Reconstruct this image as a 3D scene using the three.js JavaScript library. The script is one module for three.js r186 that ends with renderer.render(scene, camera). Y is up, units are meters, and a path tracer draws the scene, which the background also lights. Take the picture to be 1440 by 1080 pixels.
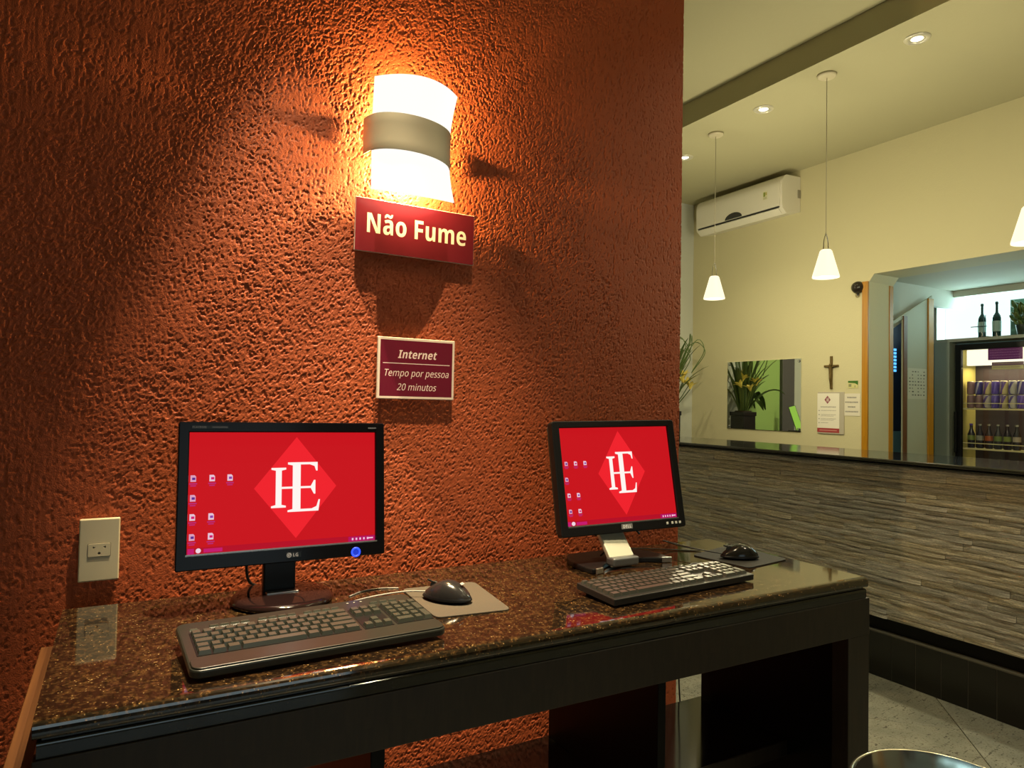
import * as THREE from 'three';
import { RoundedBoxGeometry } from 'three/addons/geometries/RoundedBoxGeometry.js';
import { mergeGeometries, mergeVertices } from 'three/addons/utils/BufferGeometryUtils.js';
import { RectAreaLightUniformsLib } from 'three/addons/lights/RectAreaLightUniformsLib.js';

// ---------------------------------------------------------------- camera, exposure, lights
const scene = new THREE.Scene();
scene.background = new THREE.Color(0x000000);
const camera = new THREE.PerspectiveCamera(57.81, 1440 / 1080, 0.02, 60);
camera.rotation.order = 'YXZ';
camera.position.set(0, 1.18, 1.6);
camera.rotation.set(0.026538, -0.512355, 0.017907);
const renderer = new THREE.WebGLRenderer({ antialias: true });
renderer.toneMapping = THREE.LinearToneMapping;
renderer.toneMappingExposure = 1.0;
renderer.outputColorSpace = THREE.SRGBColorSpace;
renderer.shadowMap.enabled = true;
RectAreaLightUniformsLib.init();

const L = {                                   // every light's strength in one place
  deskSpot: 27, spotTwo: 29, sconce: 1.7, pendant: 1.7, down: 3.6, roomFill: 1.9, hallFill: 4, window: 0.4, niche: 8, fridge: 3, green: 0.3, blue: 2.0,  // walkway, rear room and window strengths drive added, unseen fill lights
  warm: new THREE.Color(1, 0.88, 0.55), halogen: new THREE.Color(1, 0.80, 0.50), amber: new THREE.Color(1, 0.66, 0.25),
  cool: new THREE.Color(0.62, 1, 0.96), day: new THREE.Color(0.85, 0.95, 1),
};
function spot(x, y, z, tx, ty, tz, cd, color, angle, penumbra, radius = 1) {
  const s = new THREE.SpotLight(color, cd, 0, angle, penumbra, 2);
  s.position.set(x, y, z); s.target.position.set(tx, ty, tz); s.castShadow = true; s.shadow.radius = radius;
  s.shadow.mapSize.set(1024, 1024); scene.add(s); scene.add(s.target); return s;
}
function point(x, y, z, cd, color, radius = 1, parent = scene) {
  const p = new THREE.PointLight(color, cd, 0, 2); p.position.set(x, y, z); p.castShadow = true; p.shadow.radius = radius; parent.add(p); return p;
}
function area(x, y, z, tx, ty, tz, w, h, power, color) {
  const a = new THREE.RectAreaLight(color, power, w, h); a.position.set(x, y, z); a.lookAt(tx, ty, tz); scene.add(a); return a;
}

// ---------------------------------------------------------------- helpers
let seed = 7;
const rnd = () => { seed = (seed + 0x6d2b79f5) | 0; let t = Math.imul(seed ^ (seed >>> 15), 1 | seed); t = (t + Math.imul(t ^ (t >>> 7), 61 | t)) ^ t; return ((t ^ (t >>> 14)) >>> 0) / 4294967296; };
const rr = (a, b) => a + (b - a) * rnd();
const hash2 = (i, j, s) => { let h = Math.imul(i, 374761393) ^ Math.imul(j, 668265263) ^ Math.imul(s, 1442695041); h = Math.imul(h ^ (h >>> 13), 1274126177); return ((h ^ (h >>> 16)) >>> 0) / 4294967296; };
function noise(x, y, s = 0, px = 0, py = 0) {          // value noise, optionally periodic
  const i = Math.floor(x), j = Math.floor(y), u = x - i, v = y - j, a = u * u * (3 - 2 * u), b = v * v * (3 - 2 * v);
  const w = (k, p) => (p ? ((k % p) + p) % p : k);
  const i0 = w(i, px), i1 = w(i + 1, px), j0 = w(j, py), j1 = w(j + 1, py);
  const p = hash2(i0, j0, s), q = hash2(i1, j0, s), r = hash2(i0, j1, s), t = hash2(i1, j1, s);
  return (p + (q - p) * a) * (1 - b) + (r + (t - r) * a) * b;
}
const sstep = (a, b, x) => { const t = Math.min(1, Math.max(0, (x - a) / (b - a))); return t * t * (3 - 2 * t); };
const used = new Map();
const numbered = (n) => { const k = used.get(n) || 0; used.set(n, k + 1); return k ? n + '_' + String(k).padStart(3, '0') : n; };
const shade = (o) => { o.castShadow = true; o.receiveShadow = true; return o; };
function thing(name, label, category, pos = [0, 0, 0], turn = 0, group) {
  const o = new THREE.Group(); o.name = numbered(name); o.position.set(...pos); o.rotation.order = 'YXZ'; o.rotation.y = turn;
  o.userData = { label, category }; if (group) o.userData.group = group; scene.add(o); return o;
}
function solo(name, geo, mat, label, category, pos = [0, 0, 0], turn = 0, group) {
  const m = shade(new THREE.Mesh(geo, mat)); m.name = numbered(name); m.position.set(...pos); m.rotation.y = turn;
  m.userData = { label, category }; if (group) m.userData.group = group; scene.add(m); return m;
}
function part(name, geo, mat, parent, label, pos) {
  const m = shade(new THREE.Mesh(geo, mat)); m.name = name; if (label) m.userData.label = label; if (pos) m.position.set(...pos); parent.add(m); return m;
}
function struct(name, geo, mat) { const m = shade(new THREE.Mesh(geo, mat)); m.name = numbered(name); m.userData.kind = 'structure'; scene.add(m); return m; }
function structGroup(name) { const g = new THREE.Group(); g.name = numbered(name); g.userData.kind = 'structure'; scene.add(g); return g; }
function uvm(g) {                                       // uv in metres from the dominant face direction
  if (g.index) g = g.toNonIndexed();
  const p = g.attributes.position, n = p.count, uv = new Float32Array(n * 2), a = new THREE.Vector3(), b = new THREE.Vector3(), c = new THREE.Vector3(), q = new THREE.Vector3();
  for (let i = 0; i < n; i += 3) {
    a.fromBufferAttribute(p, i); b.fromBufferAttribute(p, i + 1); c.fromBufferAttribute(p, i + 2);
    q.copy(b).sub(a).cross(c.clone().sub(a)); const x = Math.abs(q.x), y = Math.abs(q.y), z = Math.abs(q.z);
    for (let k = 0; k < 3; k++) {
      const X = p.getX(i + k), Y = p.getY(i + k), Z = p.getZ(i + k);
      const [u, v] = x >= y && x >= z ? [Z, Y] : y >= z ? [X, Z] : [X, Y];
      uv[(i + k) * 2] = u; uv[(i + k) * 2 + 1] = v;
    }
  }
  g.setAttribute('uv', new THREE.BufferAttribute(uv, 2)); return g;
}
function box(x0, x1, y0, y1, z0, z1, r = 0) {
  const w = x1 - x0, h = y1 - y0, d = z1 - z0;
  let g = r ? new RoundedBoxGeometry(w, h, d, 2, Math.min(r, w / 2.01, h / 2.01, d / 2.01)) : new THREE.BoxGeometry(w, h, d);
  g.translate((x0 + x1) / 2, (y0 + y1) / 2, (z0 + z1) / 2); return uvm(g);
}
const merge = (list) => mergeGeometries(list.map((g) => { const k = g.index ? g.toNonIndexed() : g; for (const n of Object.keys(k.attributes)) if (!['position', 'normal', 'uv'].includes(n)) k.deleteAttribute(n); return k; }));
function cyl(r0, r1, h, x, y, z, seg = 20, open = false) { return new THREE.CylinderGeometry(r0, r1, h, seg, 1, open).translate(x, y, z); }
function tube(pts, r, seg = 40, rad = 6) { return new THREE.TubeGeometry(new THREE.CatmullRomCurve3(pts.map((p) => new THREE.Vector3(...p))), seg, r, rad); }
function lathe(pts, seg = 32) { return new THREE.LatheGeometry(pts.map((p) => new THREE.Vector2(...p)), seg); }
function rrect(w, h, r, path = new THREE.Shape()) {
  const x = -w / 2, y = -h / 2;
  path.moveTo(x + r, y); path.lineTo(x + w - r, y); path.absarc(x + w - r, y + r, r, -Math.PI / 2, 0); path.lineTo(x + w, y + h - r); path.absarc(x + w - r, y + h - r, r, 0, Math.PI / 2);
  path.lineTo(x + r, y + h); path.absarc(x + r, y + h - r, r, Math.PI / 2, Math.PI); path.lineTo(x, y + r); path.absarc(x + r, y + r, r, Math.PI, Math.PI * 1.5); return path;
}
function poly(pts) { const s = new THREE.Shape(); pts.forEach(([x, y], i) => (i ? s.lineTo(x, y) : s.moveTo(x, y))); s.closePath(); return s; }
const extr = (s, depth, bevel = 0, curve = 6) => new THREE.ExtrudeGeometry(s, { depth: depth - 2 * bevel, bevelEnabled: bevel > 0, bevelThickness: bevel, bevelSize: bevel, bevelOffset: -bevel, bevelSegments: 2, curveSegments: curve }).translate(0, 0, bevel);
// an extrusion drawn in (z, y) and pushed along +x
const extrX = (s, depth, x0, bevel = 0) => { const g = extr(s, depth, bevel); g.applyMatrix4(new THREE.Matrix4().makeBasis(new THREE.Vector3(0, 0, 1), new THREE.Vector3(0, 1, 0), new THREE.Vector3(-1, 0, 0))); return g.translate(x0 + depth, 0, 0); };

function data(w, h, f, srgb) {                           // f(x, y) -> [r, g, b] 0..1
  const d = new Uint8Array(w * h * 4);
  for (let y = 0, o = 0; y < h; y++) for (let x = 0; x < w; x++, o += 4) { const c = f(x, y); d[o] = c[0] * 255; d[o + 1] = c[1] * 255; d[o + 2] = c[2] * 255; d[o + 3] = 255; }
  const t = new THREE.DataTexture(d, w, h, THREE.RGBAFormat); t.magFilter = THREE.LinearFilter; t.minFilter = THREE.LinearMipmapLinearFilter; t.wrapS = t.wrapT = THREE.RepeatWrapping;
  if (srgb) t.colorSpace = THREE.SRGBColorSpace; t.needsUpdate = true; return t;
}
function canvasTex(w, h, draw) {
  const c = document.createElement('canvas'); c.width = w; c.height = h; const x = c.getContext('2d'); draw(x, w, h);
  const t = new THREE.CanvasTexture(c); t.colorSpace = THREE.SRGBColorSpace; t.anisotropy = 8; return t;
}
const std = (color, roughness = 0.6, extra = {}) => new THREE.MeshStandardMaterial({ color, roughness, ...extra });
const mix = (a, b, t) => a.map((v, i) => v + (b[i] - v) * t);
const lin = (r, g, b) => new THREE.Color().setRGB(r, g, b);

// ---------------------------------------------------------------- procedural materials
function graniteTex(base, mid, fleck, bright, cover, fl = 0.985) {   // 0.5 m of speckled granite
  const N = 512;
  return data(N, N, (x, y) => {
    const a = noise(x / 4, y / 4, 1, 128, 128), b = noise(x / 9, y / 9, 2, 57, 57), c = noise(x / 2, y / 2, 3, 256, 256), d = hash2(x >> 1, y >> 1, 9);
    let col = mix(base, mid, sstep(0.42, 0.7, a * 0.55 + b * 0.45) * cover);
    col = mix(col, fleck, sstep(0.66, 0.86, c * 0.6 + a * 0.4) * cover);
    if (d > fl && b > 0.45) col = mix(col, bright, 0.8);
    return col;
  }, true);
}
const deskGraniteMap = graniteTex([0.10, 0.07, 0.045], [0.22, 0.155, 0.09], [0.37, 0.27, 0.15], [0.70, 0.58, 0.38], 1, 0.982);
deskGraniteMap.repeat.set(2, 2);
const deskGranite = new THREE.MeshPhysicalMaterial({ color: 0xffffff, roughness: 0.05, map: deskGraniteMap, ior: 2.05 });
const blackGraniteMap = graniteTex([0.05, 0.05, 0.05], [0.09, 0.09, 0.085], [0.13, 0.13, 0.125], [0.25, 0.25, 0.24], 1, 0.992);
blackGraniteMap.repeat.set(2, 2);
const blackGranite = new THREE.MeshPhysicalMaterial({ color: 0xffffff, roughness: 0.09, map: blackGraniteMap, ior: 1.75 });
const floorMap = (() => { const N = 1024; return data(N, N, (x, y) => {
  const n = noise(x / 60, y / 60, 11, 17, 17), f = noise(x / 4, y / 4, 12, 256, 256), g = noise((x * 0.8 + y * 0.6) / 34, (y * 0.8 - x * 0.6) / 5, 13);
  let c = mix([0.50, 0.51, 0.485], [0.59, 0.595, 0.56], n); c = mix(c, [0.46, 0.45, 0.41], sstep(0.55, 0.85, f) * 0.6);
  return mix(c, [0.27, 0.265, 0.25], sstep(0.66, 0.90, g * 0.6 + f * 0.4) * 0.7); }, true); })();
const floorMats = [0, 1, 2].map((k) => { const t = floorMap.clone(); t.offset.set(k * 0.37, k * 0.61); t.needsUpdate = true; return std([0xffffff, 0xf4f2ec, 0xfbf9f4][k], 0.16, { map: t }); });
const grain = data(256, 256, (x, y) => { const v = 0.6 * noise(x / 3, y / 3, 21, 85, 85) + 0.4 * noise(x / 1.5, y / 4, 22); return [v, v, v]; });
grain.repeat.set(8, 8);
const plasterBump = data(256, 256, (x, y) => { const v = 0.5 * noise(x / 16, y / 16, 31, 16, 16) + 0.5 * noise(x / 3, y / 3, 32, 85, 85); return [v, v, v]; });
plasterBump.repeat.set(2, 2);
const redPlaster = new THREE.MeshStandardMaterial({ color: lin(0.40, 0.078, 0.020), roughness: 0.62, bumpMap: grain, bumpScale: 0.0006 });
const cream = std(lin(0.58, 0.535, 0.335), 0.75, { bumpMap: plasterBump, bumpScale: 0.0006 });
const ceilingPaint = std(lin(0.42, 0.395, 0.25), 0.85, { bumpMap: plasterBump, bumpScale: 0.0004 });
const coolPaint = std(lin(0.52, 0.54, 0.48), 0.8);
const whiteLac = std(lin(0.72, 0.70, 0.62), 0.4);
function woodMap(dark, light, s) {
  return data(256, 512, (x, y) => { const g = noise(x / 6, y / 90, s, 0, 0) * 0.6 + noise(x / 2, y / 40, s + 1) * 0.4; return mix(dark, light, g); }, true);
}
const oakMap = woodMap([0.60, 0.41, 0.04], [0.73, 0.51, 0.08], 41); oakMap.repeat.set(4, 1);
const oak = std(0xffffff, 0.42, { map: oakMap });
const darkWoodMap = woodMap([0.33, 0.20, 0.10], [0.44, 0.28, 0.14], 43); darkWoodMap.repeat.set(4, 1);
const brownWood = std(0xffffff, 0.45, { map: darkWoodMap });
const wengeMap = woodMap([0.115, 0.085, 0.06], [0.185, 0.14, 0.10], 45); wengeMap.repeat.set(3, 3);
const wenge = std(0xffffff, 0.5, { map: wengeMap });
const blackPanel = new THREE.MeshPhysicalMaterial({ color: lin(0.003, 0.003, 0.003), roughness: 0.4, specularIntensity: 0.3 });
const blackGloss = new THREE.MeshPhysicalMaterial({ color: lin(0.004, 0.004, 0.006), roughness: 0.14, specularIntensity: 0.35 });
const blackSatin = new THREE.MeshPhysicalMaterial({ color: lin(0.008, 0.008, 0.009), roughness: 0.35, specularIntensity: 0.5 });
const blackMatte = std(lin(0.018, 0.018, 0.018), 0.7);
const keyBody = std(lin(0.020, 0.022, 0.018), 0.28);
const keyCap = std(lin(0.046, 0.050, 0.040), 0.26);
const keyBodyB = std(lin(0.010, 0.010, 0.010), 0.4);
const keyCapB = std(lin(0.045, 0.047, 0.040), 0.32);
const silver = std(lin(0.62, 0.62, 0.60), 0.3, { metalness: 1 });
const chrome = std(lin(0.75, 0.75, 0.74), 0.12, { metalness: 1 });
const greyCable = std(lin(0.30, 0.29, 0.27), 0.5);
const blackCable = std(lin(0.012, 0.012, 0.012), 0.5);
const glow = (r, g, b, k) => new THREE.MeshStandardMaterial({ color: 0x000000, emissive: lin(r, g, b), emissiveIntensity: k, roughness: 0.5 });

// ---------------------------------------------------------------- structure: red textured wall
// the wall stands 14 cm behind the desk; what hangs on it is laid out on a drawing 1 : 1.0875
const WK = 1.0875, W = (x, y, z = 0) => [WK * x, 1.18 + WK * (y - 1.18), 1.6 + WK * (z - 1.6)];
{
  const x0 = -0.40, x1 = 1.49, y0 = 0.22, y1 = 2.52, c = 0.00205, nx = Math.round((x1 - x0) / c), ny = Math.round((y1 - y0) / c);
  const pos = new Float32Array((nx + 1) * (ny + 1) * 3), uv = new Float32Array((nx + 1) * (ny + 1) * 2), idx = new Uint32Array(nx * ny * 6);
  for (let j = 0, o = 0; j <= ny; j++) for (let i = 0; i <= nx; i++, o++) {
    const x = x0 + (x1 - x0) * i / nx, y = y0 + (y1 - y0) * j / ny;
    // coarse trowelled grains in the lower middle, combed upright strokes above and at the sides
    const m = noise(x * 3.1 + 5, y * 2.3, 51) * 0.55 + noise(x * 9, y * 6, 52) * 0.45;
    const rough = sstep(0.30, 0.62, m + 0.26 - 0.30 * sstep(1.45, 2.1, y) - 0.22 * sstep(0.95, 1.45, x) - 0.25 * sstep(0.25, -0.2, x));
    const g1 = noise(x / 0.0040, y / 0.0052, 53), g2 = noise(x / 0.0024, y / 0.0030, 54);
    const g3 = noise(x / 0.0036 + 7, y / 0.0050, 59), clump = noise(x / 0.022, y / 0.03, 60), grains = sstep(0.42, 0.60, g1 * 0.5 + g2 * 0.5), holes = sstep(0.0, 0.09, g3 * 0.6 + g1 * 0.4 - 0.70 + 0.16 * clump);
    const comb = noise(x / 0.0030, y / 0.035, 55) * 0.6 + noise(x / 0.0060, y / 0.10, 56) * 0.4;
    const pits = sstep(0.62, 0.72, noise(x / 0.0036, y / 0.009, 57) * 0.6 + g3 * 0.4);
    const z = rough * (grains * 0.0006 + g2 * 0.0005 - holes * 0.0026) + (1 - rough) * (comb * 0.0006 - pits * 0.0013 + 0.0003) + noise(x / 0.09, y / 0.11, 58) * 0.0010;
    pos[o * 3] = x; pos[o * 3 + 1] = y; pos[o * 3 + 2] = z - 0.004; uv[o * 2] = x; uv[o * 2 + 1] = y;
  }
  for (let j = 0, o = 0; j < ny; j++) for (let i = 0; i < nx; i++, o += 6) { const a = j * (nx + 1) + i, b = a + 1, d = a + nx + 1, e = d + 1; idx[o] = a; idx[o + 1] = b; idx[o + 2] = e; idx[o + 3] = a; idx[o + 4] = e; idx[o + 5] = d; }
  const g = new THREE.BufferGeometry(); g.setAttribute('position', new THREE.BufferAttribute(pos, 3)); g.setAttribute('uv', new THREE.BufferAttribute(uv, 2)); g.setIndex(new THREE.BufferAttribute(idx, 1)); g.computeVertexNormals();
  const w = structGroup('wall_left'); w.position.set(...W(0, 0, 0)); w.scale.setScalar(WK);
  part('plaster_face', g, redPlaster, w);
  part('wall_body', merge([box(-2.2, 1.49, 0.096, 2.95, -0.16, -0.0045), box(-2.2, -0.40, 0.096, 2.95, -0.0045, -0.001), box(-0.40, 1.49, 2.52, 2.95, -0.0045, -0.001), box(-0.40, 1.49, 0.096, 0.22, -0.0045, -0.001)]), redPlaster, w);
}
// back wall behind the bar with its wide opening (chamfered corner)
{
  const s = poly([[-2.87, 0], [-1.245, 0], [-1.245, 2.022], [-1.208, 2.07], [1.3, 2.07], [1.3, 0], [4.6, 0], [4.6, 3.2], [-2.87, 3.2]]);
  struct('wall_back', uvm(extrX(s, 0.27, 4.3)), cream);
  struct('wall_end', box(-0.02, 4.57, 0, 3.2, -3.02, -2.87), coolPaint);
  struct('door_1', box(3.20, 3.63, 0, 2.1, -2.868, -2.85, 0.003), std(lin(0.30, 0.46, 0.14), 0.5));  // green light on the end wall, painted as a flat panel
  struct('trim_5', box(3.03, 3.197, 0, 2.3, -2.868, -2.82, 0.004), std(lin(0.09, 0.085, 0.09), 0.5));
  struct('wall_inner', box(-0.17, -0.02, 0, 3.2, -2.87, -0.31), cream);
  struct('wall_side', box(-2.45, -2.3, 0, 3.2, -0.30, 4.6), cream);
  // wall behind the viewer: two panes left open for the added fill window
  const f = poly([[-2.45, 0], [4.57, 0], [4.57, 3.2], [-2.45, 3.2]]);
  const hole = new THREE.Path(); hole.moveTo(-0.6, 0.25); hole.lineTo(-0.6, 2.1); hole.lineTo(1.6, 2.1); hole.lineTo(1.6, 0.25); hole.closePath(); f.holes.push(hole);
  struct('wall_front', uvm(extr(f, 0.15).translate(0, 0, 4.6)), cream);
  // ceilings
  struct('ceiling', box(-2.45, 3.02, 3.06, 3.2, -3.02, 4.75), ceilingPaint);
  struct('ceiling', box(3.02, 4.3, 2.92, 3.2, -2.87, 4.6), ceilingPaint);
}
// floor of square granite tiles laid on the diagonal
{
  const fl = structGroup('floor');
  part('floor_slab', box(-2.45, 6.3, -0.2, -0.012, -3.02, 4.75), std(lin(0.05, 0.05, 0.045), 0.8), fl);
  const T = 0.6, gap = 0.003, tg = uvm(new RoundedBoxGeometry(T - gap, 0.012, T - gap, 1, 0.0015));
  const cx = 2.745, cz = 0.155, q = Math.SQRT1_2;
  for (let i = -9; i <= 9; i++) for (let j = -9; j <= 9; j++) {
    const x = cx + ((i + 0.5) * q + (j + 0.5) * q) * T, z = cz + ((i + 0.5) * q - (j + 0.5) * q) * T;
    if (x < -2.1 || x > 4.5 || z < -2.7 || z > 4.3) continue;
    const t = part('floor_tile', tg, floorMats[(i * 7 + j * 3 + 90) % 3], fl, null, [x, -0.006, z]); t.rotation.y = Math.PI / 4;
  }
}
// passage beyond the opening
{
  struct('wall_passage', uvm(extr(poly([[4.705, 0], [5.055, 0], [5.055, 2.0], [4.575, 1.775], [4.575, 1.752], [4.705, 1.81]]), 0.012).translate(0, 0, -1.272)), std(lin(0.40, 0.41, 0.30), 0.6));
  struct('wall_passage', uvm(extr(poly([[4.575, 1.70], [5.055, 1.94], [5.5, 1.94], [5.5, 2.07], [4.575, 2.07]]), 0.05).translate(0, 0, -1.35)), coolPaint);
  struct('wall_kitchen', merge([box(6.15, 6.3, 0, 2.3, -2.5, 1.5), box(4.57, 6.3, 0, 2.3, 1.3, 1.45), box(4.57, 6.3, 0, 2.3, -2.65, -2.5)]), coolPaint);
  struct('ceiling', box(4.57, 6.3, 2.07, 2.3, -2.65, 1.45), std(lin(0.50, 0.50, 0.42), 0.8));
  struct('trim_1', box(4.286, 4.302, 0, 2.026, -1.286, -1.244, 0.003), oak);
  struct('trim_2', box(4.52, 4.562, 0, 2.016, -1.25, -1.240, 0.002), oak);
  struct('trim_3', box(4.703, 4.745, 0, 1.828, -1.2605, -1.252, 0.002), brownWood);
  struct('trim_4', box(4.995, 5.06, 0, 1.975, -1.262, -1.25, 0.003), oak);
}

// ---------------------------------------------------------------- the desk
{
  const d = thing('desk', 'long dark desk with a polished brown granite top and wenge apron against the red wall', 'desk', [0, 0, 0]);
  // granite top with a doubled, rounded front edge
  const edge = (z0, z1, y0, y1, r) => { const s = new THREE.Shape(); s.moveTo(z0, y0); s.lineTo(z1 - r * 0.5, y0); s.quadraticCurveTo(z1, y0, z1, y0 + r * 0.5); s.lineTo(z1, y1 - r); s.quadraticCurveTo(z1, y1, z1 - r, y1); s.lineTo(z0, y1); s.closePath(); return s; };
  const slab = (x0, x1, z1, y0, y1, r) => uvm(extrX(edge(0.004, z1, y0, y1, r), x1 - x0, x0, 0));
  part('granite_top', slab(-0.085, 1.612, 0.535, 0.742, 0.766, 0.014), deskGranite, d);
  part('edge_band', merge([slab(-0.075, 1.602, 0.528, 0.7385, 0.7425, 0.001), slab(-0.08, 1.608, 0.533, 0.716, 0.739, 0.006)]), blackGranite, d, 'nearly black granite strip under the top');
  part('apron', uvm(box(-0.085, 1.618, 0.628, 0.7165, 0.51, 0.535, 0.002)), wenge, d);
  part('apron', uvm(box(1.60, 1.618, 0.628, 0.7165, 0.006, 0.51, 0.002)), wenge, d);
  part('leg', uvm(box(1.538, 1.618, 0, 0.6285, 0.49, 0.534, 0.002)), wenge, d);
  part('side_panel', box(1.583, 1.616, 0, 0.6285, 0.006, 0.49, 0.002), blackPanel, d);
  part('divider_panel', box(1.028, 1.050, 0, 0.6285, 0.006, 0.44, 0.002), blackPanel, d);
  part('divider_panel', box(0.366, 0.390, 0, 0.6285, 0.006, 0.51, 0.002), blackPanel, d);
  part('side_panel', uvm(box(-0.118, -0.0865, 0, 0.70, 0.006, 0.55, 0.002)), brownWood, d, 'warm brown end panel');
  part('shelf', uvm(box(1.050, 1.583, 0.262, 0.288, 0.006, 0.32, 0.002)), blackGranite, d);
  part('shelf_edge', uvm(box(1.051, 1.582, 0.250, 0.289, 0.3205, 0.326, 0.001)), wenge, d);
  part('shelf', uvm(box(0.390, 1.028, 0.262, 0.288, 0.006, 0.32, 0.002)), blackGranite, d);
}

// ---------------------------------------------------------------- wall sconce
{
  const t = thing('wall_sconce', 'glowing white glass wall lamp with a beige band around its waist', 'wall lamp', W(0.588, 1.79)); t.scale.setScalar(WK);
  const surf = (zf, wf, v0, v1, y, nu, nv, th) => {      // a bowed sheet with thickness: zf(u,v), half width wf(v), y(u,v)
    const P = [], I = [], N = (nu + 1) * (nv + 1);
    for (const s of [0, 1]) for (let j = 0; j <= nv; j++) for (let i = 0; i <= nu; i++) { const u = -1 + 2 * i / nu, v = v0 + (v1 - v0) * j / nv; P.push(wf(v) * u * (1 - s * 0.02), y(u, v), zf(u, v) - s * th); }
    for (let j = 0; j < nv; j++) for (let i = 0; i < nu; i++) { const a = j * (nu + 1) + i, b = a + 1, c = a + nu + 1, e = c + 1; I.push(a, b, e, a, e, c, N + a, N + e, N + b, N + a, N + c, N + e); }
    const rim = []; for (let i = 0; i <= nu; i++) rim.push(i); for (let j = 1; j <= nv; j++) rim.push(j * (nu + 1) + nu); for (let i = nu - 1; i >= 0; i--) rim.push(nv * (nu + 1) + i); for (let j = nv - 1; j > 0; j--) rim.push(j * (nu + 1));
    rim.forEach((a, k) => { const b = rim[(k + 1) % rim.length]; I.push(a, N + a, N + b, a, N + b, b); });
    const g = new THREE.BufferGeometry(); g.setAttribute('position', new THREE.Float32BufferAttribute(P, 3)); g.setIndex(I); g.setAttribute('uv', new THREE.Float32BufferAttribute(new Float32Array(P.length / 3 * 2), 2)); g.computeVertexNormals(); return g;
  };
  const zg = (u, v) => 0.045 + 0.045 * (1 - u * u) + 0.030 * v * v * (v > 0 ? 1 : 0.75);
  const wg = (v) => 0.098 + 0.006 * v * v;
  part('glass_shade', surf(zg, wg, -1, 1, (u, v) => 0.128 * v + (v < 0 ? -0.012 * (1 - u * u) * v * v : 0.006 * (1 - u * u) * v * v), 28, 24, 0.004), glow(1, 0.94, 0.84, 1.15), t);
  part('band', surf((u, v) => 0.004 + 0.101 * Math.pow(Math.max(0, 1 - u * u * 0.998), 0.42), (v) => 0.108, -1, 1, (u, v) => 0.042 * v + 0.004 - 0.006 * u, 32, 4, 0.003), std(lin(0.46, 0.42, 0.31), 0.5), t);
  part('backplate', new RoundedBoxGeometry(0.10, 0.07, 0.02, 2, 0.006).translate(0, 0, 0.012), whiteLac, t);
  part('bulb', lathe([[0, -0.03], [0.012, -0.028], [0.015, -0.01], [0.015, 0.01], [0.012, 0.028], [0, 0.03]], 16).translate(0, 0.061, 0.03), glow(1, 0.8, 0.5, 2), t);
  part('bulb', lathe([[0, -0.03], [0.012, -0.028], [0.015, -0.01], [0.015, 0.01], [0.012, 0.028], [0, 0.03]], 16).translate(0, -0.057, 0.03), glow(1, 0.8, 0.5, 2), t);
  point(...W(0.588, 1.851, 0.030), L.sconce, L.amber, 0.4); point(...W(0.588, 1.733, 0.030), L.sconce, L.amber, 0.5);
}

// ---------------------------------------------------------------- signs on the red wall
const sans = (x, size, weight = '') => { x.font = weight + ' ' + size + 'px sans-serif'; };
function sign(name, label, cx, cy, w, h, tilt, tex, edgeMat, off = 0.008, th = 0.005) {
  const t = thing(name, label, 'sign', W(cx, cy)); t.rotation.z = tilt; t.scale.setScalar(WK);
  part('board', new RoundedBoxGeometry(w, h, th, 2, 0.0015).translate(0, 0, off - th / 2 + 0.001), edgeMat, t);
  part('printed_face', new THREE.BoxGeometry(w - 0.003, h - 0.003, 0.0012).translate(0, 0, off + 0.0012), std(0xffffff, 0.22, { map: tex }), t);
  for (const s of [-1, 1]) part('standoff', new THREE.CylinderGeometry(0.006, 0.006, off, 12).rotateX(Math.PI / 2).translate(s * w * 0.4, 0, off / 2 - th + 0.001), blackSatin, t);
}
sign('no_smoking_sign', 'wide burgundy sign reading Não Fume right below the glowing wall lamp', 0.6185, 1.5905, 0.309, 0.127, -0.008, canvasTex(1024, 420, (x, w, h) => {
  x.fillStyle = '#6b1c28'; x.fillRect(0, 0, w, h); x.fillStyle = '#f4efdc'; x.save(); sans(x, 215, 'bold'); x.textAlign = 'left';
  const tw = x.measureText('Não Fume').width; x.translate(76, 268); x.scale(884 / tw, 1.02); x.fillText('Não Fume', 0, 0); x.restore();
}), std(lin(0.55, 0.42, 0.36), 0.4), 0.014);
sign('internet_sign', 'small burgundy sign with a pale border reading Internet, twenty minutes per person', 0.6255, 1.257, 0.1995, 0.1475, -0.004, canvasTex(1024, 757, (x, w, h) => {
  x.fillStyle = '#ead9cc'; x.fillRect(0, 0, w, h); x.fillStyle = '#6a1830'; x.fillRect(26, 26, w - 52, h - 52);
  x.fillStyle = '#f0dcd8'; x.fillRect(62, 312, w - 124, 9); x.textAlign = 'center';
  const line = (s, size, y, width, wt) => { x.save(); sans(x, size, wt); const tw = x.measureText(s).width; x.translate(w / 2, y); x.transform(width / tw, 0, -0.2, 1, 0, 0); x.fillText(s, 0, 0); x.restore(); };
  line('Internet', 142, 250, 520, 'bold'); line('Tempo por pessoa', 118, 478, 880, ''); line('20 minutos', 118, 654, 530, '');
}), std(lin(0.72, 0.62, 0.52), 0.4), 0.014);

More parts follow.
